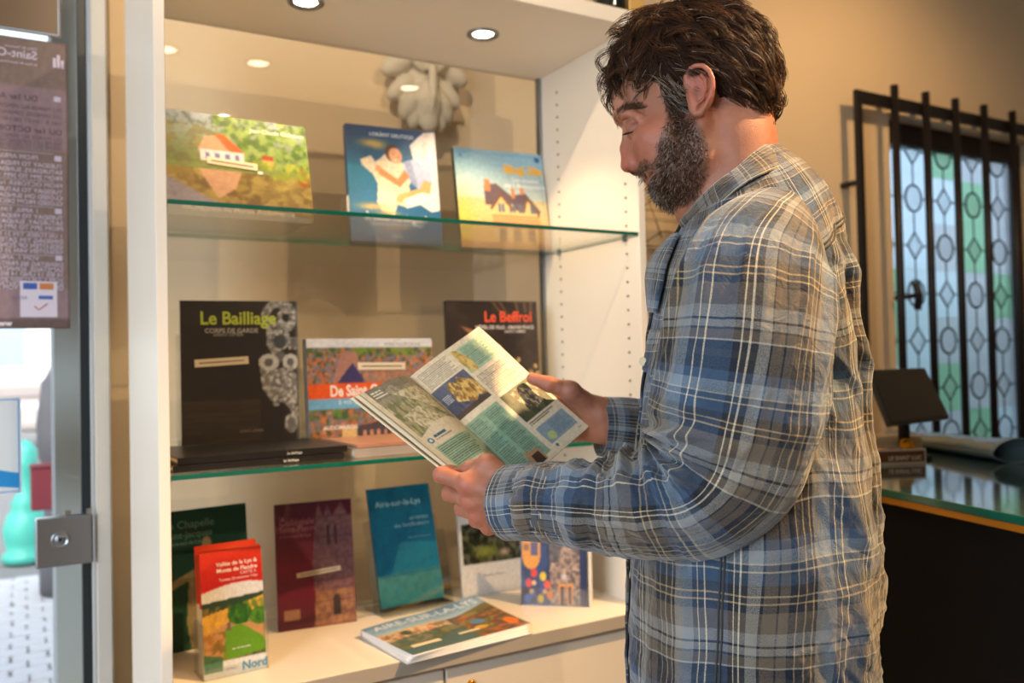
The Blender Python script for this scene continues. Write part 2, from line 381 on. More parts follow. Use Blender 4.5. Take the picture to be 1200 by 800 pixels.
tubes('round_logo', [([(-0.288+0.022*math.cos(a), -0.0015, H_-0.045+0.022*math.sin(a)) for a in np.linspace(0, 6.28, 28)[:-1]], 0.0022, True)], ink((206, 192, 214)), st)
bm = bmesh.new()
for x, h in ((-.026, .022), (-.018, .030), (-.010, .018)): bm_box(bm, (x-.003, -.0016, H_-.058), (x+.003, -.0004, H_-.058+h))
bm_obj('tower_logo', bm, ink((206, 192, 214)), st)

def door_sign(x0, x1, z0, z1, label, body, rim, stripe):
    s = empty('door_sticker', (x1, 2.183, z0), label, 'sticker')
    w, h = x1-x0, z1-z0
    box('sticker_sheet', (-w, -0.0010, 0), (0, 0.0, h), body, s)
    bm = bmesh.new(); t = 0.004
    for lo, hi in (((-w, -.0018, t), (-w+.002, -.001, h)), ((-t-.002, -.0018, t), (-t, -.001, h-t)), ((-w, -.0018, t), (-t, -.001, t+.002)), ((-w, -.0018, h-t-.002), (-t, -.001, h-t))): bm_box(bm, lo, hi)
    bm_obj('border_line', bm, rim, s)
    if stripe:
        link('diagonal_stripe', mesh('d', [(-w, -.0014, .115), (-w, -.0014, .055), (-t-.002, -.0014, .012), (-t-.002, -.0014, .045)], [(0, 1, 2, 3)]), rim, s).modifiers.new('s', 'SOLIDIFY').thickness = 0.0004
    return s
door_sign(-0.30, 0.002, 1.051, 1.263, 'pale grey sticker with blue border and blue diagonal stripe on the door', mat('sticker_grey', rgb(196, 206, 216), 0.4), ink((24, 130, 200)), True)
door_sign(-0.30, 0.088, 2.078, 2.36, 'brown sticker with light blue border at the top of the door', mat('sticker_brown', rgb(120, 96, 74), 0.4), ink((170, 210, 240)), False)

# street outside
M_cob = mat('pale_cobble', rgb(196, 196, 200), 0.8, var=0.12, vs=5); M_joint = mat('cobble_joint', rgb(130, 128, 128), 0.9)
street = struct(box('street_ground', (-8, 2.45, -0.12), (9, 30, -0.02), M_joint))
bm = bmesh.new(); bm_box(bm, (-0.07, -0.048, -0.03), (0.07, 0.048, 0.0), 0.008); proto = bm_obj('cobble', bm, M_cob, street)
k = 0
for j in range(30):
    for i in range(7):
        if k >= 200: break
        c = proto if k == 0 else proto.copy()
        if k: COL.objects.link(c); c.parent = street
        c.location = (-0.42+i*0.15+(j % 2)*0.07+rnd.uniform(-.004, .004), 3.3+j*0.108, rnd.uniform(-0.004, 0.004)); c.rotation_euler = (0, 0, rnd.uniform(-.04, .04)); k += 1
M_facade = mat('pale_facade', rgb(232, 230, 226), 0.9)
fac = empty('building', (0.2, 24, 0), 'pale building far across the street behind the glass door', 'building')
box('facade', (-6, 0, 0), (7, 0.5, 9), M_facade, fac)
M_win = mat('facade_window', rgb(150, 170, 190), 0.2)
for i in range(6):
    for j in range(3):
        f = box('window', (-5+i*2, -0.06, 1.2+j*2.6), (-4+i*2, 0.02, 2.9+j*2.6), M_white, fac); box('pane', (-4.92+i*2, -0.08, 1.28+j*2.6), (-4.08+i*2, -0.05, 2.82+j*2.6), M_win, f)
M_jamb = mat('grey_render', rgb(178, 182, 186), 0.85, bump=0.2)
struct(box('trim_4', (0.076, 2.46, 0), (0.30, 2.75, 3.0), M_jamb))
M_turq = mat('turquoise_paint', rgb(70, 178, 164), 0.4)
bo = lathe('bollard', [(0.15, 0), (0.15, .05), (.12, .08), (.135, .14), (.145, .22), (.12, .32), (.085, .37), (.10, .40), (.07, .44), (.06, .62), (.085, .66), (.07, .70), (.078, .76), (.04, .82), (.01, .84)], M_turq, seg=24, loc=(0.03, 6.9, 0))
tag(bo, 'turquoise cast iron bollard standing on the cobbles outside the door', 'bollard')
car = empty('car', (-0.35, 17, 0), 'small pale parked car far across the street', 'car')
bm = bmesh.new(); bm_box(bm, (-1.9, -.8, .3), (1.9, .8, .85), 0.15, seg=3); bm_box(bm, (-1.1, -.7, .8), (1.2, .7, 1.4), 0.25, seg=3)
bm_obj('body', bm, mat('car_silver', rgb(190, 180, 178), 0.3, 0.3), car)
for x in (-1.2, 1.2): lathe('wheel', [(.1, -.1), (.32, -.1), (.33, 0), (.32, .1), (.1, .1)], M_dark, car, M=Matrix.Translation((x, -.75, .33)) @ Matrix.Rotation(R_(90), 4, 'X'))
box('rear_light', (1.4, -.83, .6), (1.75, -.79, .75), mat('tail_red', rgb(200, 60, 40), 0.3), car)
pb = empty('street_box', (0.145, 5.3, 0), 'dark red metal box on a short pole outside the door', 'box')
box('box_body', (-0.10, -.06, 0.57), (0.10, .06, 0.80), mat('maroon_paint', rgb(124, 32, 52), 0.5), pb, bevel=0.01); box('box_lid', (-0.105, -.065, .795), (0.105, .065, .815), mat('maroon_rim', rgb(112, 28, 46), 0.5), pb, bevel=0.006)
box('pole', (.05, -.02, 0), (.09, .02, .57), M_dark, pb)
pilm = mat('grey_granite', rgb(92, 92, 98), 0.8, var=0.2, vs=10, bump=.4)
pil = lathe('stone_post', [(.17, 0), (.17, .25), (.145, .3), (.14, .75), (.17, .8), (.18, 1.0), (.15, 1.25), (.1, 1.33), (.02, 1.36)], pilm, seg=18, loc=(0.26, 5.8, 0))
tag(pil, 'rounded grey stone post half hidden beside the door edge', 'post')

# ---------------------------------------------------------------- leaded window and its iron grille
wn = struct(empty('window_1', (3.12, 2.36, 0.80)))
WX0, WX1, WZ0, WZ1 = 0.0, 1.10, 0.0, 1.51
for nm, lo, hi in (('frame_stile', (0, -.03, 0), (.055, .03, 1.51)), ('frame_stile', (1.045, -.03, 0), (1.10, .03, 1.51)), ('frame_rail', (.055, -.03, 1.42), (1.045, .03, 1.51)), ('frame_rail', (.055, -.03, 0), (1.045, .03, .07))):
    box(nm, lo, hi, M_wood, wn, bevel=0.004)
def pane_mat(n, c, a=0.55):
    m = bpy.data.materials.new(n); m.use_nodes = True; nt = m.node_tree; nt.nodes.clear(); N = nt.nodes.new; L = nt.links.new
    out = N('ShaderNodeOutputMaterial'); mx = N('ShaderNodeMixShader'); t = N('ShaderNodeBsdfTranslucent'); g = N('ShaderNodeBsdfGlass')
    g.inputs['IOR'].default_value = 1.25; g.inputs['Roughness'].default_value = 0.28
    t.inputs[0].default_value = tuple(c)+(1,); g.inputs[0].default_value = tuple(min(1, x*1.05) for x in c)+(1,)
    vo = N('ShaderNodeTexVoronoi'); vo.inputs['Scale'].default_value = 55; tc = N('ShaderNodeTexCoord'); L(tc.outputs['Object'], vo.inputs[0])
    bp = N('ShaderNodeBump'); bp.inputs['Strength'].default_value = 0.7; bp.inputs['Distance'].default_value = 0.004; L(vo.outputs[0], bp.inputs['Height']); L(bp.outputs[0], g.inputs['Normal'])
    mx.inputs[0].default_value = a; L(t.outputs[0], mx.inputs[1]); L(g.outputs[0], mx.inputs[2]); L(mx.outputs[0], out.inputs[0]); return m
PM = [pane_mat('pane_blue', rgb(214, 228, 238)), pane_mat('pane_green', rgb(182, 212, 198)), pane_mat('pane_lilac', rgb(206, 214, 222)), pane_mat('pane_clear', rgb(252, 253, 255), .9)]
xs = [0.09, 0.30, 0.52, 0.74, 0.94]; zs = [1.51-0.085-0.02-0.21*i for i in range(8)]
lead = []; cols_ = [0, 0, 1, 0, 2, 0, 1, 2]
def poly_pane(name, pts, y0, y1, m):
    n = len(pts); V = [(x, y0, z) for x, z in pts]+[(x, y1, z) for x, z in pts]
    F = [tuple(range(n)), tuple(range(2*n-1, n-1, -1))]+[(i, i+n, (i+1) % n+n, (i+1) % n) for i in range(n)]
    return link(name, mesh(name, V, F), m, wn)
edges_x = [0.055]+[(xs[i]+xs[i+1])/2 for i in range(4)]+[1.045]
for i, x in enumerate(xs):
    for j, z in enumerate(zs):
        z0 = max(0.07, z-0.105); z1 = min(1.42, z+0.105)
        if z1-z0 < 0.02: continue
        poly_pane('window_pane', [(edges_x[i], z0), (edges_x[i+1], z0), (edges_x[i+1], z1), (edges_x[i], z1)], -0.001, 0.002, PM[[[0, 0, 0, 1, 1, 0, 0, 0], [0, 0, 0, 0, 0, 0, 2, 0], [1, 0, 2, 0, 2, 1, 2, 0], [2, 1, 1, 2, 2, 2, 1, 2], [2, 2, 2, 1, 2, 2, 0, 2]][i][j]])
        circ = (i+j) % 2 == 0
        if circ: pts = [(x+.056*math.cos(a), z+.058*math.sin(a)) for a in np.linspace(0, 2*math.pi, 25)[:-1]]
        else: pts = [(x, z+.058), (x-.052, z), (x, z-.058), (x+.052, z)]
        pts = [(min(max(px, .056), 1.044), min(max(pz, .071), 1.419)) for px, pz in pts]
        poly_pane('window_pane', pts, -0.006, -0.003, PM[3])
        lead.append(([(px, -.004, pz) for px, pz in pts], .0050, True))
        dx = .056 if circ else .052
        nx = xs[i+1] if i < 4 else 1.045
        ndx = (.052 if circ else .056) if i < 4 else 0
        lead.append(([(x+dx, -.004, z), (nx-ndx, -.004, z)], .0035, False))
        if j < len(zs)-1: lead.append(([(x, -.004, z-.058), (x, -.004, max(.07, z-.21+.058))], .0035, False))
lead = [l for l in lead if all(0.05 < p[0] < 1.05 and p[2] > .06 for p in l[0])]
tubes('lead_came', lead, M_iron, wn, 6)
# iron grille
gr = empty('window_grille', (2.81, 2.17, 0.78), 'black wrought iron grille of vertical bars in front of the leaded window', 'grille')
box('frame_bar', (0, -.008, 0), (.035, .010, 1.56), M_iron, gr, bevel=.002); box('frame_bar', (1.50, -.008, 0), (1.535, .010, 1.56), M_iron, gr, bevel=.002)
box('top_rail', (0.035, -.006, 1.51), (1.50, .012, 1.56), M_iron, gr, bevel=.002); box('bottom_rail', (0.035, -.006, 0.02), (1.50, .012, 0.07), M_iron, gr, bevel=.002)
for i, x in enumerate((.215, .415, .615, .82, 1.035, 1.25)):
    tube('grille_bar', [(x, -.018, -.02), (x, -.018, 1.60)], .0155, M_iron, gr, 12)
tube('wall_fixing', [(.01, .0, 1.2), (.01, .08, 1.2)], .012, M_iron, gr, 8); tube('wall_fixing', [(1.52, .0, 1.2), (1.52, .08, 1.2)], .012, M_iron, gr, 8)
la = tubes('window_latch', [([(3.10, 2.23, 1.54), (3.10, 2.19, 1.54), (3.14, 2.18, 1.545), (3.19, 2.18, 1.55)], .011, False), ([(3.17, 2.18, 1.49), (3.18, 2.18, 1.55), (3.16, 2.18, 1.60)], .016, False)], M_iron)
tag(la, 'black iron latch knob at the left edge of the leaded window', 'latch')
# trees outside that window (seen as greenery through the panes)
M_leaf = mat('hedge_green', rgb(80, 130, 80), 0.8, var=0.4, vs=6)
bm = bmesh.new(); bmesh.ops.create_icosphere(bm, subdivisions=4, radius=1.0)
for v in bm.verts:
    n = float(noise3(np.array([[v.co.x*3, v.co.y*3, v.co.z*3]]))[0]); v.co *= 1+0.35*n
    v.co = Vector((v.co.x*1.6, v.co.y*.6, v.co.z*1.1))
tr = bm_obj('shrub', bm, M_leaf, None, True, loc=(5.1, 4.2, 0.9)); tag(tr, 'green shrub seen dimly through the leaded window', 'shrub')

# ================================================================ display cabinet
cab = empty('display_cabinet', (0.7, 1.7, 0), 'white display cabinet with glass back and glass shelves', 'cabinet')
pc = PT(cab)
CX0, CX1, CY0, CY1 = 0.213, 1.20, 1.50, 1.90
ZR = 2.062
pc(box('side_panel', (0.195, CY0, 0), (CX0, CY1+.02, ZR+.035), M_cab, bevel=.001))
rp = pc(box('side_panel', (CX1, CY0, 0), (CX1+.019, CY1+.02, ZR+.035), M_cab, bevel=.001))
pc(box('roof_panel', (CX0, CY0, ZR), (CX1, CY1+.02, ZR+.035), M_cab, bevel=.001))
pc(box('bottom_deck', (CX0, CY0, .738), (CX1, CY1+.02, .763), M_cab, bevel=.001))
pc(box('deck_edge', (CX0, CY0-.002, .736), (CX1, CY0+.001, .7625), mat('edge_band_grey', rgb(150, 140, 126), .5)))
pc(box('base_body', (CX0, 1.545, .08), (CX1, CY1, .738), M_cabedge)); pc(box('plinth', (CX0, 1.60, 0), (CX1, CY1, .08), M_dark))
pc(box('back_glass', (CX0, CY1, .763), (CX1, CY1+.006, ZR), M_back))
pc(box('back_profile', (CX1-.008, CY1-.006, .763), (CX1, CY1+.012, ZR), M_steel))
M_draw = mat('drawer_front', rgb(196, 184, 166), 0.45, var=0.02)
for x0, x1, kx in ((CX0+.002, .708, .25), (.714, CX1-.002, .767)):
    d = pc(box('drawer', (x0, 1.52, .40), (x1, 1.545, .722), M_draw, bevel=.0015))
    kk = lathe('lock', [(.001, 0), (.009, 0), (.009, .004), (.006, .006), (.001, .006)], M_gold, None, 16, M=Matrix.Translation((kx, 1.52, .683)) @ Matrix.Rotation(R_(90), 4, 'X')); sub(kk, d)
    d2 = pc(box('drawer', (x0, 1.52, .09), (x1, 1.545, .395), M_draw, bevel=.0015))
bm = bmesh.new()
for y in (1.545, 1.82):
    z = 0.82
    while z < 2.03:
        bmesh.ops.create_cone(bm, cap_ends=True, segments=10, radius1=.0026, radius2=.0026, depth=.003, matrix=Matrix.Translation((CX1-.0008, y, z)) @ Matrix.Rotation(R_(90), 4, 'Y')); z += 0.032
o = pc(bm_obj('shelf_pin_holes', bm, mat('hole_brown', rgb(96, 74, 54), 0.8))); o['kind'] = 'stuff'
def shelf(z, label):
    t = .008; bm = bmesh.new(); bm_box(bm, (CX0+.001, CY0+.002, z-t), (CX1-.001, 1.885, z), .0006)
    for f in bm.faces: f.material_index = 0 if abs(f.normal.z) > .9 else 1
    o = bm_obj('glass_shelf', bm, [M_clear, M_green]); tag(o, label, 'shelf', 'glass shelves of the cabinet'); return o
shelf(1.600, 'upper glass shelf with green front edge under the three picture books')
shelf(1.142, 'lower glass shelf with green front edge under the black books')
bm = bmesh.new()
for z in (1.590, 1.132):
    for y in (1.55, 1.82):
        for x in (CX1-.004, CX0+.004): bm_box(bm, (x-.004, y-.003, z-.006), (x+.004, y+.003, z+.001))
pc(bm_obj('shelf_pins', bm, M_steel))['kind'] = 'stuff'
for k, (x, y, lb) in enumerate(((.513, 1.702, 'round recessed spotlight above the lake photo book'), (.918, 1.691, 'round recessed spotlight nearest the cabinet right side'), (.30, 1.70, 'round recessed spotlight at the cabinet left end'))):
    t = empty('recessed_spotlight', (x, y, ZR), lb, 'light', 'spotlights in the cabinet roof')
    lathe('rim', [(.024, .002), (.026, -.003), (.033, -.005), (.037, -.003), (.037, .001), (.024, .004)], M_steel, t, 32)
    lathe('lamp_lens', [(.0, -.001), (.012, -.002), (.024, .000), (.024, .003), (.0, .003)], M_bulb, t, 24)
    l = bpy.data.lights.new('spot_beam', 'SPOT'); l.energy = (12, 12, 4)[k]; l.color = (1.0, .74, .44); l.spot_size = R_(100); l.spot_blend = 0.45; l.shadow_soft_size = 0.02
    lo = bpy.data.objects.new('spot_beam', l); COL.objects.link(lo); lo.parent = t; lo.location = (0, 0, -.012)

# carved corbel on the wall behind the glass (seen above the picture books)
bm = bmesh.new()
def blob(c, r, seg=2, rot=0.0):
    m = Matrix.Translation(c) @ Matrix.Rotation(rot, 4, 'Y') @ Matrix.Diagonal((*r, 1)); bmesh.ops.create_icosphere(bm, subdivisions=3, radius=1, matrix=m)
blob((0, 0.03, .10), (.055, .055, .11)); blob((0, -.01, .0), (.042, .04, .07)); blob((0, -.02, -.055), (.028, .024, .035))
for s in (-1, 1):
    blob((s*.045, .0, .0), (.030, .034, .06), rot=-s*.5); blob((s*.070, .01, .04), (.026, .03, .055), rot=-s*.8); blob((s*.035, -.005, -.04), (.022, .022, .04), rot=-s*.35)
    blob((s*.085, .0, .10), (.03, .028, .055), rot=-s*1.0); blob((s*.04, -.03, .12), (.022, .02, .05), rot=s*.6)
blob((0, 0.0, .19), (.12, .06, .05)); blob((0, -.05, .06), (.012, .012, .09))
cb = bm_obj('carved_corbel', bm, M_stone, None, True, loc=(1.0, 2.19, 2.05)); tag(cb, 'pale carved stone corbel shaped like leaves on the wall behind the glass', 'corbel')
rm = cb.modifiers.new('r', 'REMESH'); rm.mode = 'VOXEL'; rm.voxel_size = 0.004; rm.use_smooth_shade = True
sm = cb.modifiers.new('s', 'SMOOTH'); sm.iterations = 4; sm.factor = 0.6

# ================================================================ books
def book(name, label, loc, wd, ht, th, yaw, lean, cv, cover_rgb, group=None, pages=True, mprint=None, par_cat='book'):
    """upright book: bottom-left front corner at loc, yaw about z, leaning back"""
    t = empty(name, loc, label, par_cat, group); t.rotation_euler = (R_(-lean), 0, R_(yaw)); t.rotation_mode = 'XYZ'
    cm = mat('cover_'+name, rgb(*cover_rgb), 0.35, var=.04)
    S = slab_map(wd, ht, 0.0)
    bm = bmesh.new(); e = .0025
    bm_box(bm, (0, .0002, 0), (wd, .0022, ht)); bm_box(bm, (0, th-.002, 0), (wd, th, ht)); bm_box(bm, (0, .0002, 0), (.0022, th, ht))
    bm_obj('cover', bm, cm, t)
    if pages: box('page_block', (.002, .0022, e), (wd-.003, th-.002, ht-e), M_paper, t)
    p = printed('front_print', cv, lambda u, v: S(u, v)+np.array([0, -.0003, 0]), mprint or M_print, t)
    return t, S
def priceband(t, x, z, w, h=.013, ang=0.0):
    o = box('price_label', (0, -.0016, 0), (w, -.0007, h), M_paper, t); o.location = (x, 0, z); o.rotation_euler = (0, ang, 0)
    l = box('label_text', (w*.08, -.0021, h*.42), (w*.92, -.0016, h*.58), ink((120, 100, 80)), o); return o

# 1 lake landscape book on a flat pile
cv = Canvas(150, 108, (120, 130, 70))
cv.grad(0, .5, (150, 160, 175), (110, 120, 60)); al = cv.X >= 0
cv.mottle((cv.Y < .5) & (cv.X > .35), [(60, 88, 34), (120, 150, 60), (84, 110, 44), (150, 168, 90)], 14, 10, 2)
cv.mottle((cv.Y < .52) & (cv.X <= .38) & (cv.Y > .12), [(110, 105, 70), (140, 130, 80)], 10, 8, 5)
cv.mottle(cv.Y < .14, [(70, 78, 70)], 22, 16, 9, .5)
cv.grad(.56, 1, (140, 120, 60), (110, 84, 50)); cv.mottle(cv.Y > .56, [(150, 130, 60), (96, 72, 40), (170, 150, 80)], 8, 9, 14, .6)
cv.poly([(0, .62), (.3, .85), (.6, .98), (1, 1), (0, 1)], (130, 128, 165), .75)
cv.poly([(.24, .38), (.30, .22), (.42, .20), (.52, .36)], (186, 150, 120)); cv.poly([(.36, .20), (.42, .19), (.56, .37), (.46, .37)], (206, 96, 50))
cv.rect(.26, .36, .55, .47, (214, 206, 214)); [cv.rect(.29+i*.065, .39, .32+i*.065, .45, (120, 120, 160)) for i in range(4)]
cv.poly([(.24, .56), (.52, .56), (.48, .72), (.36, .84)], (196, 150, 124), .85); cv.rect(.67, .36, .75, .42, (160, 70, 40)); cv.rect(.67, .41, .75, .46, (210, 150, 110))
cv.ell(.95, .55, .04, .1, (150, 80, 30)); cv.mottle((cv.Y > .42) & (cv.Y < .6) & (cv.X > .6), [(170, 170, 60), (130, 140, 50)], 16, 10, 33, .8)
t, S = book('picture_book', 'wide landscape book of a red-roofed house by a lake on the upper shelf', (.232, 1.690, 1.612), .295, .212, .020, 4, 13, cv, (70, 50, 34))
letter('Jean-Claude Collesson', .0125, .60, .13, S, .295, .212, (236, 232, 220), t, bold=.01)
letter('RICHESSES du Marais Audomarois', .0155, .12, .965, S, .295, .212, (230, 226, 210), t, bold=.015)
priceband(t, .088, .106, .098, .014, R_(3)); box('label_tag', (.186, -.0016, .094), (.196, -.0007, .099), M_white, t)
def flatbook(name, label, x, y, z, w, d, h, yaw, col, txt=None, tc=(220, 216, 206), group=None, cv=None):
    t = empty(name, (x, y, z), label, 'book', group); t.rotation_euler = (0, 0, R_(yaw)); cm = mat('cover_'+name+str(round(z*1000)), rgb(*col), .35)
    bm = bmesh.new(); bm_box(bm, (0, 0, 0), (w, d, .0022)); bm_box(bm, (0, 0, h-.0022), (w, d, h)); bm_box(bm, (0, 0, .0022), (w, .0022, h-.0022)); bm_obj('cover', bm, cm, t)
    box('page_block', (.003, .0022, .0022), (w-.003, d-.003, h-.0022), M_paper, t)
    if txt: letter(txt, h*.55, .62, .72, lambda u, v: np.stack([u*w, np.zeros_like(u), (1-v)*h], -1), w, h, tc, t, lift=.0004, name='spine_lettering')
    return t
flatbook('flat_book', 'closed grey book lying flat under the lake picture book', .235, 1.655, 1.6005, .27, .20, .010, 2, (150, 146, 136))

# 2 blue book
cv = Canvas(120, 150, (26, 92, 128)); cv.grad(0, .35, (28, 62, 104), (24, 96, 130)); cv.grad(.35, 1, (24, 110, 142), (30, 78, 128))
cv.glow(.28, .15, .14, .035, (208, 164, 90), .9); cv.glow(.34, .17, .08, .03, (214, 170, 90), .6)
fr = [(.14, .30), (.26, .26), (.30, .31), (.36, .28), (.46, .20), (.56, .27), (.66, .36), (.72, .42), (.66, .50), (.68, .58), (.72, .62), (.62, .69), (.52, .67), (.48, .76), (.34, .73), (.30, .66), (.32, .50), (.27, .42), (.16, .35)]
cv.poly(fr, (226, 204, 172)); cv.mottle(cv.inside(fr), [(212, 184, 150), (236, 220, 196)], 30, 30, 3, .5)
cv.glow(.25, .70, .16, .03, (204, 160, 96), .9); cv.glow(.42, .75, .12, .02, (204, 160, 96), .8)
cv.poly([(.70, .14), (.86, .02), (1, .0), (1, .66), (.88, .62), (.80, .5), (.74, .30)], (226, 212, 206)); cv.mottle(cv.inside([(.82, .04), (1, 0), (1, .3), (.8, .24)]), [(196, 172, 166)], 10, 10, 8, .6)
cv.poly([(.60, .30), (.74, .26), (.92, .34), (.94, .46), (.80, .56), (.66, .44)], (170, 178, 206)); cv.poly([(.62, .30), (.70, .28), (.76, .50), (.70, .5)], (120, 130, 165), .6)
cv.poly([(.62, .36), (.68, .42), (.56, .52), (.34, .42), (.30, .36), (.36, .36), (.54, .45)], (204, 128, 78)); cv.ell(.33, .37, .035, .03, (214, 146, 100))
cv.poly([(.84, .44), (.92, .46), (.90, .56), (.60, .62), (.56, .66), (.50, .64), (.54, .58), (.78, .52)], (222, 160, 104))
cv.ell(.50, .225, .085, .075, (84, 52, 34), rot=.5); cv.ell(.53, .245, .075, .066, (220, 158, 118), rot=.5); cv.rect(.50, .232, .52, .238, (60, 40, 30)); cv.rect(.55, .255, .57, .26, (60, 40, 30)); cv.poly([(.50, .275), (.56, .285), (.52, .29)], (240, 220, 200))
cv.poly([(.60, .62), (.82, .55), (1, .60), (1, .70), (.9, .72), (.78, .66), (.62, .7)], (236, 222, 208))
t, S = book('picture_book', 'blue book with a man leaning on a map of France, upper shelf middle', (.658, 1.862, 1.6005), .223, .283, .020, -4, 8, cv, (28, 74, 118))
letter('LORÀNT DEUTSCH', .0125, .5, .085, S, .223, .283, (214, 222, 228), t, 'CENTER', bold=.01)
letter('À toute Berzingue !', .0225, .5, .815, S, .223, .283, (240, 240, 240), t, 'CENTER', bold=.03, stretch=.85)
letter('Un tour de France de la langue', .010, .5, .855, S, .223, .283, (214, 222, 228), t, 'CENTER', bold=.01); letter('et de ses mots', .010, .5, .885, S, .223, .283, (222, 170, 90), t, 'CENTER')
letter('Carto', .010, .5, .955, S, .223, .283, (214, 222, 228), t, 'CENTER')
box('spine_plate', (-.0012, .003, .07), (-.0002, .017, .11), M_white, t)

# 3 recipe book
cv = Canvas(130, 135, (150, 190, 212)); cv.grad(0, .5, (128, 176, 206), (190, 200, 190)); cv.grad(.5, 1, (206, 190, 140), (222, 166, 84)); cv.glow(.04, .75, .12, .3, (200, 190, 60), .6)
cv.poly([(.30, .36), (.44, .34), (.60, .46), (.62, .60), (.30, .56)], (104, 84, 92)); cv.poly([(.58, .46), (.76, .42), (.92, .60), (.9, .66), (.62, .60)], (98, 78, 86))
cv.rect(.31, .30, .37, .42, (206, 130, 82)); cv.rect(.60, .38, .64, .48, (206, 130, 82)); cv.rect(.70, .36, .75, .44, (206, 130, 82))
cv.poly([(.36, .88), (.36, .58), (.48, .44), (.60, .58), (.62, .62), (.74, .62), (.78, .48), (.88, .62), (.90, .92), (.36, .92)], (222, 186, 124))
for j in range(5): cv.rect(.36, .66+j*.03, .90, .675+j*.03, (206, 110, 62))
for x in (.44, .56, .66, .80): cv.rect(x, .54, x+.07, .63, (96, 104, 116)); cv.rect(x+.03, .54, x+.037, .63, (230, 214, 180))
for x in (.42, .58, .74): cv.rect(x, .80, x+.09, .92, (150, 118, 80))
cv.poly([(.34, .60), (.48, .42), (.62, .60), (.59, .61), (.48, .47), (.37, .61)], (120, 84, 66)); cv.poly([(.68, .62), (.78, .46), (.90, .62), (.88, .63), (.78, .50), (.70, .63)], (120, 84, 66))
cv.rect(0, .94, 1, 1, (206, 150, 84)); cv.rect(.03, .03, .97, .04, (90, 140, 190), .6); cv.rect(.955, .03, .965, .97, (90, 140, 190), .5); cv.ell(.94, .06, .03, .03, (40, 90, 150)); cv.ell(.07, .07, .02, .025, (90, 140, 200))
t, S = book('recipe_book', 'square pale blue recipe book with a timbered house on the cover', (.943, 1.868, 1.6005), .250, .262, .016, -4, 10, cv, (60, 70, 60))
letter('Bibogi, Gika', .030, .76, .22, S, .25, .262, (232, 176, 30), t, 'CENTER', bold=.05, stretch=.75)
letter('Les recettes', .017, .78, .31, S, .25, .262, (236, 236, 236), t, 'CENTER', bold=.01, stretch=.9); letter('des 3 Mousquetaires', .017, .77, .37, S, .25, .262, (236, 236, 236), t, 'CENTER', bold=.01, stretch=.85)

# 4 black book left
def ornament(cv):
    g = (150, 146, 140); d = (96, 92, 90); hl = (186, 182, 172)
    X, Y = cv.X, cv.Y
    for cx, cy, r0, r1, a in ((.84, .115, .115, .16, 1), (.90, .12, .05, .085, 1)):
        q = np.hypot((X-cx), (Y-cy)*1.25); cv.put((q > r0*.75) & (q < r1) & (X > .66), g)
    cv.poly([(.72, .12), (.80, .12), (.80, .30), (.86, .36), (.78, .40), (.72, .30)], g); cv.rect(.84, .0, .92, .06, g)
    cv.ell(.84, .27, .09, .085, g); cv.ell(.84, .29, .055, .055, (60, 66, 66)); cv.ell(.84, .20, .05, .05, g); cv.rect(.92, .26, 1, .35, g); cv.ell(.96, .30, .03, .035, d); cv.rect(.98, 0, 1, 1, (110, 108, 104), .6)
    cv.ell(.84, .40, .05, .04, d); cv.ell(.74, .44, .09, .06, hl); cv.ell(.74, .44, .04, .03, d); cv.ell(.93, .44, .07, .06, hl); cv.ell(.93, .44, .03, .03, d)
    cv.poly([(.66, .46), (.72, .50), (.95, .47), (.99, .56), (.98, .74), (.93, .78), (.86, .73), (.76, .72), (.68, .62)], g)
    cv.poly([(.88, .70), (.98, .66), (1, .84), (.95, .82), (.90, .76)], g); cv.ell(.93, .88, .06, .07, g); cv.ell(.93, .88, .03, .035, d); cv.ell(.80, .735, .03, .02, g)
    m = (np.abs(cv.A-np.array(g)/255).sum(-1) < .02); cv.mottle(m, [(70, 66, 64), (196, 190, 180), (110, 106, 100)], 26, 34, 4, .9)
cv = Canvas(115, 145, (30, 24, 24)); ornament(cv); cv.mottle(cv.X < .6, [(44, 32, 28)], 3, 6, 2, .5); cv.grad(.70, .99, (46, 36, 30), (34, 26, 22), 0, .66); cv.mottle((cv.Y > .7) & (cv.X < .66), [(70, 56, 44)], 2, 26, 7, .35)
t, S = book('history_book', 'black book with yellow-green title and grey carved ornament, lower shelf left', (.272, 1.765, 1.1675), .226, .284, .012, -6, 1, cv, (24, 20, 20))
letter('Le Bailliage', .036, .16, .165, S, .226, .284, (190, 204, 60), t, bold=.022, stretch=.92); letter('CORPS DE GARDE', .0125, .20, .225, S, .226, .284, (196, 186, 176), t, bold=.01); letter('SAINT-OMER', .010, .27, .25, S, .226, .284, (170, 160, 150), t)
priceband(t, .026, .152, .102, .015, R_(-3)); letter('SAINT-OMER', .008, .48, .93, S, .226, .284, (120, 110, 100), t)
for i, (z, x) in enumerate(((1.1425, .222), (1.155, .230))):
    flatbook('flat_book', ('black book lying flat, lower of two under the yellow-green titled book', 'black book lying flat, upper of two under the yellow-green titled book')[i], x, 1.535+.005*i, z, .305, .24, .0115, 3, (26, 22, 22), 'Le Bailliage', group='black books lying flat')
def holder(label, x, y, z, w, h, yaw, lean, lip=.03, d=.04, tray=0):
    t = empty('acrylic_stand', (x, y, z), label, 'stand', 'clear acrylic book stands'); t.rotation_euler = (0, 0, R_(yaw))
    M = Matrix.Translation((0, d, 0)) @ Matrix.Rotation(R_(-lean), 4, 'X'); bm = bmesh.new(); bm_box(bm, (0, 0, 0), (w, .002, h), M=M); bm_obj('back_plate', bm, M_acryl, t)
    box('base_plate', (0, -.02, 0), (w, d+.02, .002), M_acryl, t); box('lip', (0, -.02, 0), (w, -.018, lip), M_acryl, t)
    return t
holder('clear acrylic stand behind the black book with yellow-green title', .268, 1.79, 1.1675, .25, .22, -6, 4, .012)
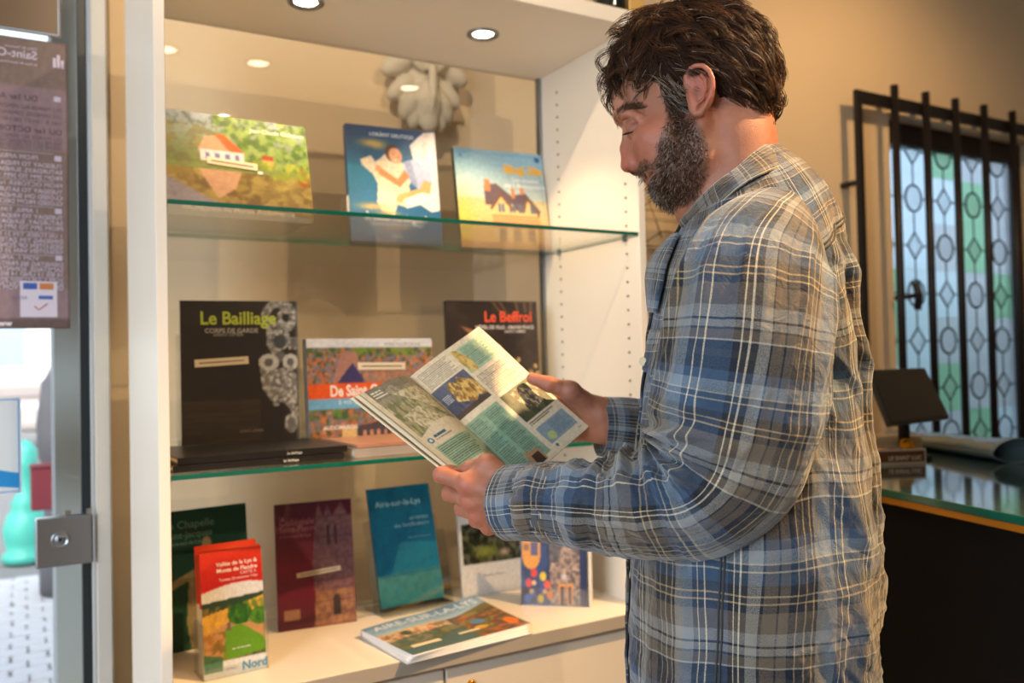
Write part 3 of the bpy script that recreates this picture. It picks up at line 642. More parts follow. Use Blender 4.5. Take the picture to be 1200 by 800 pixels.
# 5 aerial book
cv = Canvas(150, 110, (150, 110, 90)); cv.rect(0, 0, 1, .09, (206, 204, 206))
def town(cv, m, seed):
    cv.mottle(m, [(170, 90, 56), (90, 70, 66), (200, 150, 120), (70, 88, 46), (206, 110, 60), (120, 116, 130)], 26, 20, seed, .85)
town(cv, (cv.Y > .09) & (cv.Y < .44), 2); cv.mottle((cv.Y > .09) & (cv.Y < .18), [(64, 88, 50), (120, 140, 60)], 18, 12, 40, .9)
cv.poly([(.26, .13), (.38, .13), (.40, .44), (.18, .44)], (168, 120, 106)); cv.poly([(.20, .46), (.34, .24), (.46, .46)], (64, 58, 100)); cv.rect(.42, .28, .8, .44, (170, 128, 108), .6)
cv.rect(0, .44, 1, .585, (222, 90, 40)); cv.rect(0, .585, 1, .68, (110, 170, 206)); town(cv, cv.Y >= .68, 12); cv.mottle((cv.Y > .68) & (cv.Y < .78), [(60, 92, 50), (96, 128, 64)], 16, 10, 44, .9)
cv.poly([(.34, .86), (.66, .80), (.74, .98), (.36, .98)], (74, 66, 78)); cv.rect(.24, .86, .35, .98, (214, 180, 124)); [cv.rect(.40+i*.055, .90, .425+i*.055, .97, (196, 140, 110)) for i in range(6)]
t, S = book('picture_book', 'landscape book of town aerial views with an orange band, lower shelf', (.522, 1.752, 1.155), .302, .220, .020, 5, 4, cv, (150, 150, 150))
letter('De Saint-Omer', .033, .16, .56, S, .302, .22, (240, 226, 214), t, bold=.03, stretch=.75); letter('à vol d\'oiseau', .016, .22, .64, S, .302, .22, (200, 226, 240), t, bold=.01); letter('NORD PAS-DE-CALAIS', .009, .6, .07, S, .302, .22, (120, 120, 130), t)
letter('AUDOMAROIS', .012, .10, .88, S, .302, .22, (230, 226, 220), t, bold=.02); priceband(t, .115, .152, .115, .016, R_(1))
holder('clear acrylic stand behind the orange banded aerial book', .53, 1.78, 1.1435, .28, .17, 5, 6, .012)
for i in range(1):
    flatbook('flat_book', 'glossy grey backed book lying flat under the orange banded book', .545, 1.545, 1.1425, .33, .23, .017, 3, (150, 140, 132))
flatbook('flat_book', 'thin red brown book lying on the grey backed book', .552, 1.55, 1.1605, .31, .185, .006, 3, (170, 120, 96))
# 6 black book right
cv = Canvas(115, 140, (52, 40, 34)); cv.mottle(cv.X >= 0, [(66, 50, 40), (40, 30, 28)], 4, 5, 3, .7)
for a, b, c, d_ in ((.48, .0, .60, .12), (.56, .0, .66, .12), (.74, .0, .78, .1), (.84, 0, .86, .1), (.92, 0, .92, .12)): cv.poly([(a, b), (a+.03, b), (c+.02, d_), (c, d_)], (120, 88, 62), .7)
cv.poly([(.14, .21), (.30, .25), (.46, .34), (.44, .37), (.24, .28)], (150, 100, 66)); cv.poly([(.42, .34), (.56, .37), (.68, .50), (.60, .54), (.48, .50)], (196, 156, 90)); cv.poly([(.60, .48), (.80, .60), (1, .74), (1, .80), (.88, .74), (.74, .76), (.62, .80), (.72, .66), (.60, .56)], (176, 138, 76))
for x, y in ((.70, .52), (.76, .50), (.66, .60), (.90, .60), (.95, .56), (.98, .62), (.84, .84), (.72, .82)): cv.ell(x, y, .028, .022, (206, 170, 100))
cv.mottle((cv.Y > .45) & (cv.X > .55), [(60, 44, 34)], 20, 20, 9, .6); cv.rect(.46, .62, .64, .72, (214, 186, 146))
t, S = book('history_book', 'dark brown book with orange title and golden ornament, lower shelf right', (.872, 1.805, 1.178), .243, .287, .016, -3, 3, cv, (30, 28, 32))
letter('Le Beffroi', .036, .94, .175, S, .243, .287, (230, 84, 50), t, 'RIGHT', bold=.022, stretch=.92); letter('HÔTEL DE VILLE - GRAND PLACE', .0112, .955, .235, S, .243, .287, (224, 210, 200), t, 'RIGHT', bold=.02, stretch=.95); letter('SAINT-OMER', .010, .74, .27, S, .243, .287, (214, 196, 184), t, 'CENTER', bold=.01)
for i in range(2): flatbook('flat_book', ('dark book lying flat on the lower shelf behind the magazine', 'grey book lying on the dark flat book behind the magazine')[i], .87, 1.63, 1.1425+i*.0175, .28, .22, .0165, -2, ((40, 36, 38), (128, 122, 120))[i], 'Le Beffroi')
# 7 green booklet
cv = Canvas(80, 120, (16, 74, 58)); cv.grad(0, 1, (14, 70, 58), (20, 60, 46)); cv.rect(0, .45, .28, 1, (20, 66, 46), .5); cv.mottle(cv.Y > .45, [(30, 70, 50)], 20, 3, 5, .5)
cv.poly([(.04, .52), (.5, .40), (.52, .45), (.05, .58)], (150, 136, 96)); cv.poly([(.30, .50), (.46, .46), (.60, .30), (.70, .30), (.72, .98), (.30, 1), (.26, .8)], (150, 136, 100)); cv.ell(.52, .28, .06, .07, (160, 140, 104)); cv.mottle(cv.inside([(.3, .5), (.46, .46), (.6, .3), (.72, .98), (.3, 1)]), [(110, 100, 70), (176, 160, 120)], 8, 6, 3, .6)
t, S = book('booklet', 'dark green chapel booklet with a pale statue standing behind the red leaflets', (.238, 1.785, .7635), .175, .272, .006, 8, 6, cv, (14, 62, 50), 'booklets standing on the cabinet deck')
for s_, z_, q in (('La Chapelle', .021, .13), ('Saint-Jacques', .018, .20), ('d\'Aire-sur-la-Lys', .011, .25)): letter(s_, z_, .05, q, S, .175, .272, (104, 150, 136), t, bold=.01)
# 8 burgundy booklet
cv = Canvas(85, 125, (96, 22, 44)); cv.grad(0, .5, (76, 22, 44), (120, 18, 46)); cv.grad(.5, 1, (128, 16, 48), (76, 20, 42)); m = cv.inside([(.52, .13), (.56, .02), (.62, .13), (.68, .04), (.74, .13), (.86, .02), (.94, .12), (1, .14), (1, 1), (.46, 1), (.48, .76), (.46, .5)])
cv.put(m, (112, 76, 80)); cv.mottle(m, [(92, 60, 68), (132, 92, 88)], 16, 26, 6, .7); cv.put(m & (cv.Y > .72), (150, 104, 78), .8); cv.mottle(m & (cv.Y > .72), [(120, 78, 60), (176, 130, 96)], 14, 20, 9, .6)
for x in (.66, .76): cv.rect(x, .22, x+.035, .36, (56, 36, 44)); cv.ell(x+.0175, .22, .0175, .02, (56, 36, 44))
cv.rect(.71, .80, .80, .92, (60, 48, 44)); cv.ell(.755, .80, .045, .04, (60, 48, 44)); cv.rect(.08, .84, .28, .92, (150, 110, 88)); [cv.rect(.48, .12+.17*i, 1, .13+.17*i, (80, 50, 58), .6) for i in range(5)]
t, S = book('booklet', 'burgundy collegiate church booklet with a stone tower on the cover', (.463, 1.802, .7635), .165, .262, .007, -6, 8, cv, (80, 20, 42), 'booklets standing on the cabinet deck')
for s_, z_, q in (('La', .011, .12), ('Collégiale', .019, .175), ('Saint-Pierre', .017, .23), ('d\'Aire-sur-la-Lys', .010, .275)): letter(s_, z_, .05, q, S, .165, .262, (150, 90, 96), t, bold=.01)
priceband(t, .042, .105, .094, .010, R_(-4))
# 9 teal booklet in a clear holder
cv = Canvas(85, 120, (6, 100, 128)); cv.mottle(cv.X >= 0, [(4, 84, 112), (10, 112, 140)], 5, 5, 2, .5); cv.grad(.76, 1, (70, 150, 150), (40, 128, 134)); cv.mottle(cv.Y > .72, [(90, 130, 120), (30, 110, 120)], 12, 18, 4, .5); cv.glow(.86, .12, .06, .05, (4, 70, 96), .5)
t, S = book('booklet', 'teal booklet about fortifications tilted back in a clear holder', (.690, 1.800, .775), .160, .265, .006, 4, 15, cv, (6, 84, 110), 'booklets standing on the cabinet deck')
letter('Aire-sur-la-Lys', .0195, .10, .165, S, .160, .265, (150, 196, 206), t, bold=.01); letter('au temps', .0135, .92, .30, S, .160, .265, (140, 186, 196), t, 'RIGHT'); letter('des fortifications', .0135, .92, .355, S, .160, .265, (140, 186, 196), t, 'RIGHT'); letter('Sites & Monuments', .0075, .92, .46, S, .160, .265, (120, 170, 184), t, 'RIGHT')
t = empty('acrylic_stand', (.680, 1.782, .7635), 'clear acrylic holder around the teal booklet', 'stand', 'clear acrylic book stands'); t.rotation_euler = (0, 0, R_(4))
M = Matrix.Rotation(R_(-15), 4, 'X'); bm = bmesh.new()
bm_box(bm, (0, 0, 0), (.004, .03, .17), M=M); bm_box(bm, (.184, 0, 0), (.188, .03, .17), M=M); bm_box(bm, (.004, 0, 0), (.184, .002, .085), M=M); bm_obj('pocket', bm, M_acryl, t)
bm = bmesh.new(); bm_box(bm, (0, .03, 0), (.188, .033, .21), M=M); bm_obj('back_plate', bm, M_acryl, t); box('base_plate', (0, -.02, 0), (.188, .09, .002), M_acryl, t)
# 10 white booklet with forest photo
cv = Canvas(80, 120, (206, 200, 192)); cv.rect(.05, .36, .94, .72, (24, 26, 18)); cv.mottle((cv.Y > .36) & (cv.Y < .72) & (cv.X > .05) & (cv.X < .94), [(30, 40, 20), (70, 84, 44), (16, 14, 12), (96, 92, 74)], 12, 16, 3, .8); cv.glow(.4, .62, .18, .06, (130, 134, 50), .9); cv.glow(.68, .64, .08, .03, (190, 160, 140), .9)
t, S = book('booklet', 'white booklet with a dark woodland photo standing behind the left hand', (.898, 1.812, .7635), .172, .262, .008, -2, 7, cv, (200, 194, 186), 'booklets standing on the cabinet deck')
letter('Balades nature', .010, .5, .84, S, .172, .262, (130, 124, 118), t, 'CENTER')
# 11 blue carnival booklet
cv = Canvas(75, 120, (26, 34, 78)); cv.mottle(cv.X < .5, [(20, 24, 56), (40, 70, 130)], 8, 3, 3, .6)
cv.rect(.02, 0, .30, .42, (226, 150, 40)); cv.ell(.16, .42, .14, .16, (226, 150, 40)); cv.rect(.16, .26, .26, .42, (92, 84, 120)); cv.rect(.05, .28, .13, .36, (150, 100, 60)); cv.rect(.10, .06, .24, .18, (160, 80, 60))
m = (cv.X > .44) & (cv.X < .90) & (cv.Y > .20); cv.put(m, (160, 132, 112)); cv.mottle(m, [(110, 90, 84), (196, 168, 140), (80, 66, 66)], 16, 18, 6, .8); cv.poly([(.5, .2), (.62, .34), (.58, .5), (.44, .5), (.44, .2)], (60, 56, 66), .6)
for x in (.58, .70): cv.rect(x, .74, x+.09, .98, (214, 140, 70)); cv.rect(x+.02, .78, x+.07, .98, (50, 30, 34))
cv.ell(.66, .66, .04, .035, (190, 180, 180)); cv.rect(.44, .17, .90, .20, (206, 50, 40))
for x, y, c in ((.12, .74, (200, 40, 40)), (.2, .62, (214, 50, 30)), (.34, .66, (226, 190, 40)), (.4, .76, (220, 80, 40)), (.18, .86, (40, 90, 170)), (.3, .92, (226, 180, 40)), (.44, .88, (220, 120, 40)), (.1, .92, (60, 110, 190)), (.32, .82, (50, 70, 150))): cv.ell(x, y, .05, .055, c)
for x, y in ((.2, .74), (.16, .84), (.36, .84)): cv.ell(x, y, .035, .03, (226, 180, 130))
t, S = book('booklet', 'blue booklet with a yellow shield, carnival figures and a stone doorway', (.985, 1.690, .7635), .150, .190, .008, -40, 3, cv, (24, 26, 60), 'booklets standing on the cabinet deck')
t = empty('acrylic_stand', (.985, 1.684, .7635), 'clear acrylic stand around the blue carnival booklet', 'stand', 'clear acrylic book stands'); t.rotation_euler = (0, 0, R_(-40))
box('lip', (-.002, 0, 0), (.155, .002, .04), M_acryl, t); box('side_plate', (.152, 0, 0), (.155, .05, .18), M_white, t); box('base_plate', (-.002, 0, 0), (.155, .09, .002), M_acryl, t)
# 12 red leaflets in a box
t = empty('leaflet_dispenser', (.279, 1.600, .7635), 'clear dispenser filled with red and white cycling leaflets', 'dispenser'); t.rotation_euler = (0, 0, R_(5))
ML = Matrix.Rotation(R_(-6), 4, 'X'); cvl = Canvas(70, 130, (190, 36, 26)); cvl.grad(0, .3, (206, 52, 26), (176, 26, 24))
b_ = .30+.035*np.sin(cvl.X*3.3+2.6); cvl.put((cvl.Y > b_), (206, 204, 204)); cvl.grad(.40, .42, (206, 204, 204), (206, 204, 204)); m = cvl.Y > b_+.06+.0*cvl.X
cvl.put((cvl.Y > .40-.03*cvl.X), (44, 62, 44)); cvl.poly([(0, .50), (1, .40), (1, .60), (0, .72)], (206, 158, 60)); cvl.mottle(cvl.Y > .44, [(190, 140, 60), (150, 120, 60)], 9, 9, 8, .4)
cvl.poly([(0, .66), (.45, .56), (1, .60), (1, .80), (0, .86)], (176, 130, 84)); cvl.ell(.60, .52, .20, .085, (44, 92, 30)); cvl.ell(.92, .56, .16, .07, (64, 110, 34)); cvl.mottle((cvl.Y > .42) & (cvl.Y < .6) & (cvl.X > .42), [(30, 70, 24), (90, 130, 44)], 12, 14, 11, .6)
cvl.poly([(.36, .62), (.62, .60), (.98, .74), (1, .84), (.30, .88)], (92, 138, 34)); cvl.mottle((cvl.Y > .64) & (cvl.X < .36), [(150, 100, 40), (110, 90, 40)], 9, 14, 17, .8); cvl.rect(.38, .58, .44, .64, (110, 80, 80)); cvl.rect(0, .87, 1, 1, (206, 206, 208)); cvl.poly([(0, .80), (.3, .84), (.3, .95), (0, .95)], (44, 96, 66), .8)
W2, H2 = .112, .222
def S_l(u, v):
    z = (1-v)*H2; y = -.003*np.sin(v*3.14); p = np.stack([u*W2, y, z], -1); c, s = math.cos(R_(6)), math.sin(R_(6)); return np.stack([p[..., 0], p[..., 1]*c+p[..., 2]*s, -p[..., 1]*s*0+p[..., 2]*c], -1)
for k in range(9):
    off = np.array([-(k == 0)*0.0+(.0015 if k else 0)*rnd.uniform(-1, 1), .003*k+(.010 if k > 4 else 0), (0.006 if k > 4 else 0)+rnd.uniform(-.001, .001)])
    Sk = lambda u, v, off=off: S_l(u, v)+off
    if k == 0: printed('leaflet', cvl, Sk, M_print, t)
    else:
        U, Vv = np.meshgrid([0, 1], np.linspace(0, 1, 10)); me = grid_mesh('leaflet', Sk(U, Vv), True, flip=True); lo = link('leaflet', me, [M_white, ink((206, 60, 34))], t)
        for i_, p_ in enumerate(me.polygons): p_.material_index = 1 if i_ < 4 else 0
        lo.modifiers.new('s', 'SOLIDIFY').thickness = .0012
letter('Vallée de la Lys &', .0105, .92, .125, S_l, W2, H2, (236, 214, 206), t, 'RIGHT', bold=.02); letter('Monts de Flandre', .0105, .92, .175, S_l, W2, H2, (236, 214, 206), t, 'RIGHT', bold=.02); letter('CARTE À', .0075, .9, .21, S_l, W2, H2, (236, 204, 196), t, 'RIGHT'); letter('Toutes Directions Vélo', .0075, .92, .245, S_l, W2, H2, (236, 204, 196), t, 'RIGHT')
letter('Nord', .021, .60, .975, S_l, W2, H2, (40, 140, 180), t, bold=.03); letter('CRTNAT', .006, .32, .955, S_l, W2, H2, (90, 90, 100), t); letter('en randonnée', .006, .45, .80, S_l, W2, H2, (236, 236, 236), t)
bm = bmesh.new()
for lo, hi in (((-.003, -.004, 0), (-.001, .055, .10)), ((W2+.001, -.004, 0), (W2+.003, .055, .10)), ((-.001, -.006, 0), (W2+.001, -.004, .02)), ((-.003, -.006, 0), (W2+.003, .06, .002)), ((-.003, .055, 0), (W2+.003, .058, .19))): bm_box(bm, lo, hi, M=None)
bm_obj('pocket', bm, M_acryl, t)

# 13 pile of town magazines on the deck
def S_mag(w, h, curl):
    def S(u, v):
        x = u*w; y = (1-v)*h; z = curl*(np.exp(-((u-1.0)/.35)**2)*np.clip(1-v, 0, 1)**1.5*.020 + .004*np.sin(u*5)*(1-v))
        return np.stack([x, y, z], -1)
    return S
for k in range(4):
    t = empty('town_magazine', (.612+.004*k+rnd.uniform(-.004, .004), 1.478-.002*k, .7637+.0042*k), None, 'magazine', 'town magazines piled on the cabinet deck')
    t.rotation_euler = (0, 0, R_(4+1.5*k)); t['label'] = ('bottom town magazine of the pile on the cabinet deck', 'second town magazine from the bottom of the deck pile', 'third town magazine from the bottom of the deck pile', 'top town magazine of the pile, blue sky over canal and houses')[k]
    S = S_mag(.285, .20, 1.0 if k == 3 else .3 if k == 2 else 0.0)
    U, Vv = np.meshgrid(np.linspace(0, 1, 24), np.linspace(0, 1, 16)); me = grid_mesh('pages', S(U, Vv), True, flip=True); pg = link('pages', me, M_white, t); so = pg.modifiers.new('s', 'SOLIDIFY'); so.thickness = .0034; so.offset = 1
    if k == 3:
        Sp = lambda u, v: S_mag(.285, .20, 1.0)(u, v)+np.array([0, 0, .0038])
        cv = Canvas(150, 110, (120, 150, 180)); cv.grad(0, .34, (84, 122, 164), (170, 196, 214)); cv.mottle(cv.Y < .3, [(150, 180, 204)], 4, 6, 2, .5)
        cv.poly([(0, .32), (.5, .30), (.62, .40), (.40, .52), (0, .56)], (214, 180, 130)); cv.mottle((cv.Y > .34) & (cv.Y < .54) & (cv.X < .55), [(190, 96, 60), (226, 206, 170), (110, 90, 70)], 26, 10, 7, .7); cv.ell(.2, .42, .04, .07, (60, 70, 40))
        cv.poly([(0, .56), (.5, .48), (.66, .6), (.5, .8), (0, .96)], (88, 96, 60)); cv.mottle((cv.Y > .52) & (cv.X < .6), [(120, 110, 70), (60, 84, 70), (150, 134, 100)], 14, 12, 17, .7); cv.poly([(0, .84), (.55, .66), (.62, 1), (0, 1)], (74, 100, 100))
        cv.poly([(.62, .36), (1, .2), (1, 1), (.56, 1), (.6, .6)], (110, 100, 60)); cv.mottle((cv.X > .56) & (cv.Y > .34), [(64, 90, 44), (206, 90, 40), (150, 130, 70), (90, 60, 50)], 10, 12, 21, .8); cv.ell(.93, .78, .05, .1, (226, 110, 40)); cv.ell(.72, .6, .06, .07, (90, 130, 170)); cv.ell(.68, .75, .06, .05, (206, 160, 60))
        printed('front_print', cv, Sp, M_print, t)
        letter('AIRE-SUR-LA-LYS', .034, .5, .18, Sp, .285, .20, (206, 220, 234), t, 'CENTER', bold=.02); box('price_label', (.02, .03, .006), (.085, .042, .0068), M_paper, t); box('price_label', (.13, .035, .006), (.18, .042, .0068), M_paper, t)

# things on the cabinet roof, brochure rack to the right
b = lathe('dark_bottle', [(.02, 0), (.036, 0), (.038, .01), (.038, .19), (.03, .215), (.014, .24), (.014, .29), (.016, .3), (.001, .3)], mat('bottle_glass', rgb(14, 16, 12), 0.15, coat=1), seg=20, loc=(1.168, 1.545, ZR+.0355)); tag(b, 'dark bottle standing on top of the cabinet', 'bottle')
b = box('small_carton', (1.205, 1.52, ZR+.0355), (1.25, 1.57, ZR+.13), mat('carton_tan', rgb(196, 156, 92), .5), bevel=.002); tag(b, 'small tan carton on top of the cabinet beside the bottle', 'box')
rk = empty('wire_brochure_rack', (1.80, 2.17, 1.30), 'wire brochure rack on the wall beyond the cabinet', 'rack'); M_wire = mat('wire_bronze', rgb(150, 118, 76), .4, .7)
for z in (0, .20, .40, .52): tubes('wire_shelf', [([(-.02, -.06, z+.02), (.40, -.06, z+.02)], .002, False), ([(-.02, .05, z-.01), (.40, .05, z-.01)], .002, False), ([(-.02, -.06, z+.02), (-.02, .05, z-.01)], .002, False), ([(.40, -.06, z+.02), (.40, .05, z-.01)], .002, False)], M_wire, rk)
tubes('wire_upright', [([(x, .055, -.1), (x, .055, .62)], .003, False) for x in (0, .19, .38)]+[([(-.02, -.06, z), (-.05, -.03, z+.13)], .002, False) for z in (0, .2, .4)], M_wire, rk)
for k, (x, z, c, lb) in enumerate(((.08, .43, (48, 62, 112), 'dark blue leaflet upright in the top of the wire rack'), (.07, .23, (40, 70, 120), 'blue leaflet in the middle of the wire rack'), (.07, .03, (150, 110, 70), 'brown leaflet in the bottom of the wire rack'))):
    b = box('leaflet', (1.80+x, 2.12, 1.30+z-.02), (1.80+x+.13, 2.13, 1.30+z+.13), mat('leaflet_ink%d' % k, rgb(*c), .4)); tag(b, lb, 'leaflet', 'leaflets in the wire rack')

# ================================================================ counter and what stands on it
ct = empty('shop_counter', (1.45, 1.0, 0), 'black shop counter with glass top and gold edge', 'counter'); pk = PT(ct)
ux = np.array([-.236, -.972]);  # along the front edge towards the camera
A0 = np.array([1.52, 1.62]) - 0*ux; P0 = np.array([1.479, 1.109])
e0 = P0-ux*.75; e1 = P0+ux*.95; nrm = np.array([.972, -.236]); wdt = .92
def slab(name, inset, z0, z1, m, edge=None):
    c = [e0+nrm*inset+ux*inset, e1+nrm*inset-ux*inset, e1+nrm*(wdt-inset)-ux*inset, e0+nrm*(wdt-inset)+ux*inset]
    V = [(p[0], p[1], z0) for p in c]+[(p[0], p[1], z1) for p in c]; F = [(0, 3, 2, 1), (4, 5, 6, 7)]+[(i, (i+1) % 4, (i+1) % 4+4, i+4) for i in range(4)]
    me = mesh(name, V, F); bmm = bmesh.new(); bmm.from_mesh(me); bmesh.ops.recalc_face_normals(bmm, faces=bmm.faces); bmesh.ops.bevel(bmm, geom=list(bmm.edges), offset=.0012, segments=1, affect='EDGES'); bmm.to_mesh(me); bmm.free()
    o = link(name, me, [m]+([edge] if edge else []))
    if edge:
        for p in me.polygons: p.material_index = 0 if abs(p.normal.z) > .9 else 1
    return pk(o)
M_ctop = mat('counter_glass_top', rgb(70, 92, 92), 0.06, var=.05, spec=.9, coat=.6)
slab('counter_body', .03, 0.0, 1.020, M_black); slab('gold_edge', .006, 1.020, 1.034, M_gold); slab('glass_top', 0, 1.0345, 1.050, M_ctop, M_green)
ZC = 1.0505
def cpt(x, y, z=0): return (x, y, ZC+z)
# tablet screen on its stand
tb = empty('touch_screen', (2.12, 1.52, ZC), 'dark touch screen tilted on its stand at the back of the counter', 'screen')
def quad_slab(name, q, th, m, parent, org=(0, 0, 0)):
    q = [np.array(p, float)-np.array(org) for p in q]; n = np.cross(q[1]-q[0], q[3]-q[0]); n /= np.linalg.norm(n)
    V = [tuple(p) for p in q]+[tuple(p-n*th) for p in q]; F = [(0, 1, 2, 3), (7, 6, 5, 4)]+[(i, i+4, (i+1) % 4+4, (i+1) % 4) for i in range(4)]
    bmm = bmesh.new(); me = mesh(name, V, F); bmm.from_mesh(me); bmesh.ops.recalc_face_normals(bmm, faces=bmm.faces); bmesh.ops.bevel(bmm, geom=list(bmm.edges), offset=th*.25, segments=2, affect='EDGES'); bmm.to_mesh(me); bmm.free()
    return link(name, me, m, parent)
def PX(x, y, d): return CAM+d*(FW+(x-600)/1000*RT-(y-400)/1000*UU)
qs = [PX(1042, 498, 1.98), PX(1114, 489, 2.10), PX(1084, 430, 2.20), PX(1016, 433, 2.09)]
M_scr = mat('screen_glass', rgb(52, 46, 38), 0.12, var=.05, spec=.8); quad_slab('screen_body', qs, .012, mat('screen_housing', rgb(70, 70, 64), .4), tb, (2.12, 1.52, ZC))
cn = sum(qs)/4; nq = np.cross(qs[1]-qs[0], qs[3]-qs[0]); nq /= np.linalg.norm(nq)
if np.dot(nq, CAM-cn) < 0: nq = -nq
qi = [cn+(p-cn)*.93+nq*.0022 for p in qs]; quad_slab('glass_panel', qi, .002, M_scr, tb, (2.12, 1.52, ZC))
cl_ = cn-np.array([2.12, 1.52, ZC]); tube('stand_arm', [(cl_[0]+.02, cl_[1]+.03, .01), (cl_[0]+.02, cl_[1]+.03, cl_[2]*.5), (cl_[0], cl_[1]+.012, cl_[2])], .014, M_dark, tb, 10)
box('stand_foot', (cl_[0]-.01, cl_[1]+.0, 0), (cl_[0]+.09, cl_[1]+.09, .01), M_dark, tb, bevel=.003)
# cream device box behind the chocolate boxes
b = box('card_terminal_box', (-.06, -.05, 0), (.075, .05, .055), mat('device_cream', rgb(196, 172, 132), .5), bevel=.008, seg=2); b.location = cpt(1.93, 1.43); b.rotation_euler = (0, 0, R_(-35)); tag(b, 'cream rounded device box behind the white chocolate box', 'box')
cb_ = empty('chocolate_box', cpt(1.775, 1.335), 'open white chocolate box with a brown lettered front band on the counter', 'box'); cb_.rotation_euler = (0, 0, R_(-25)); M_card = mat('white_card', rgb(206, 196, 180), .5)
Lb, Db, Hb = .118, .075, .036
box('box_base', (0, 0, 0), (Lb, Db, .004), M_card, cb_)
for lo, hi in (((0, 0, .004), (Lb, .002, Hb)), ((0, Db-.002, .004), (Lb, Db, Hb)), ((0, .002, .004), (.002, Db-.002, Hb)), ((Lb-.002, .002, .004), (Lb, Db-.002, Hb))): box('box_wall', lo, hi, M_card, cb_)
box('brown_band', (.0, -.0012, .006), (Lb-.004, -.0002, Hb-.004), ink((104, 62, 34)), cb_)
Sb = lambda u, v: np.stack([u*Lb, np.zeros_like(u)-.0014, (1-v)*Hb], -1)
letter('LE SAINT LUC', .0135, .90, .70, Sb, Lb, Hb, (236, 226, 212), cb_, 'RIGHT', bold=.03)
cl2 = empty('chocolate_box', cpt(1.762, 1.315, -.0), None); bpy.data.objects.remove(cl2)
for k, (x, y, z, ax) in enumerate(((.088, .03, .042, 68), (.03, .03, .030, 20), (.055, .045, .028, 12), (.02, .05, .026, 5))):
    M = Matrix.Rotation(R_(ax), 4, 'X'); r = .0185
    c = empty('chocolate_coin', cpt(1.775, 1.335), ('gold foil chocolate coin standing upright in the box', 'gold foil chocolate coin lying at the left of the box', 'gold foil chocolate coin lying in the box middle', 'gold foil chocolate coin at the bottom left of the box')[k], 'coin', 'gold chocolate coins')
    bpy.data.objects.remove(c)
    prof = [(.001, -.002), (r-.001, -.0025), (r, -.001), (r, .001), (r-.001, .0025), (r-.003, .0018), (r*.6, .0022), (r*.55, .0030), (.001, .0032)]
    cc = lathe('chocolate_coin', prof, mat('gold_foil%d' % k, rgb(226, 158, 30), .22, .9, bump=.4, bs=150), seg=28)
    a_ = R_(-25); px_, py_ = x*math.cos(a_)-y*math.sin(a_), x*math.sin(a_)+y*math.cos(a_)
    cc.location = (1.775+px_, 1.335+py_, ZC+z); cc.rotation_euler = (R_(ax), 0, a_)
    tag(cc, ('gold foil chocolate coin standing upright in the box', 'gold foil chocolate coin lying at the left of the box', 'gold foil chocolate coin lying in the box middle', 'gold foil chocolate coin at the bottom left of the box')[k], 'coin', 'gold chocolate coins')
# crumpled clear bag
n, m_ = 40, 28; U, V2 = np.meshgrid(np.linspace(0, 1, m_), np.linspace(0, 1, n)); a0 = np.array([2.24, 1.62]); a1 = np.array([2.05, 1.16])
ax_ = (a1-a0); Lk = np.linalg.norm(ax_); ax_ /= Lk; pr = np.array([ax_[1], -ax_[0]]); ang = U*2*math.pi
rr = .040*(1+.12*noise2(U*7, V2*9, 2.0, 2))*(0.75+.35*V2); hgt = .62
x = (rr*1.5*np.cos(ang)); z = np.maximum(rr*hgt*(1+np.sin(ang)), .001)+.004*noise2(U*9, V2*12, 5.)*(np.sin(ang) > 0)
PTS = a0[None, None, :]+ax_*(V2*Lk)[..., None]+pr*x[..., None]; G = np.concatenate([PTS, (ZC+np.maximum(z, .0008))[..., None]], -1)
M_bag = mat('clear_bag', rgb(120, 140, 142), .18, var=.1, spec=.8, bump=.5, bs=60)
bg_ = link('clear_bag', grid_mesh('clear_bag', G), M_bag); bg_.modifiers.new('s', 'SOLIDIFY').thickness = .0008; tag(bg_, 'crumpled see-through bag lying on the counter beside the coin box', 'bag')
# ================================================================ the man
# his own frame: a = towards his back (image right), c = towards his left side (the camera), z = up
HA = R_(42.1)
AX = np.array([math.cos(HA), -math.sin(HA), 0]); CX = -np.array([math.sin(HA), math.cos(HA), 0]); HO = PX(815, 120, 1.12).copy(); HO[2] = 0
def m2w(P): P = np.asarray(P, float); return HO+P[..., 0:1]*AX+P[..., 1:2]*CX+P[..., 2:3]*np.array([0, 0, 1.])
def h(px, py, c=0.0):
    """man-frame point at lateral offset c on the line of sight through a reference pixel"""
    r = FW+(px-600)/1000*RT-(py-400)/1000*UU; d = (c-np.dot(CAM-HO, CX))/np.dot(r, CX); w = CAM+d*r-HO
    return np.array([np.dot(w, AX), c, w[2]])
def sseg(P, a, b, ra, rb=None):
    rb = ra if rb is None else rb; a = np.asarray(a); b = np.asarray(b); ab = b-a
    t = np.clip(((P-a)@ab)/(ab@ab+1e-12), 0, 1); return np.linalg.norm(P-(a+t[..., None]*ab), axis=-1)-(ra+(rb-ra)*t)
def sell(P, c, r):
    q = (P-np.asarray(c))/np.asarray(r); l = np.linalg.norm(q, axis=-1); return (l-1)*min(r)*(0.5+0.5*np.minimum(l, 1.5)/1.0*0+0.5)
def smin(a, b, k): q = np.clip(0.5+0.5*(b-a)/k, 0, 1); return b*(1-q)+a*q-k*q*(1-q)
def smax(a, b, k): return -smin(-a, -b, k)
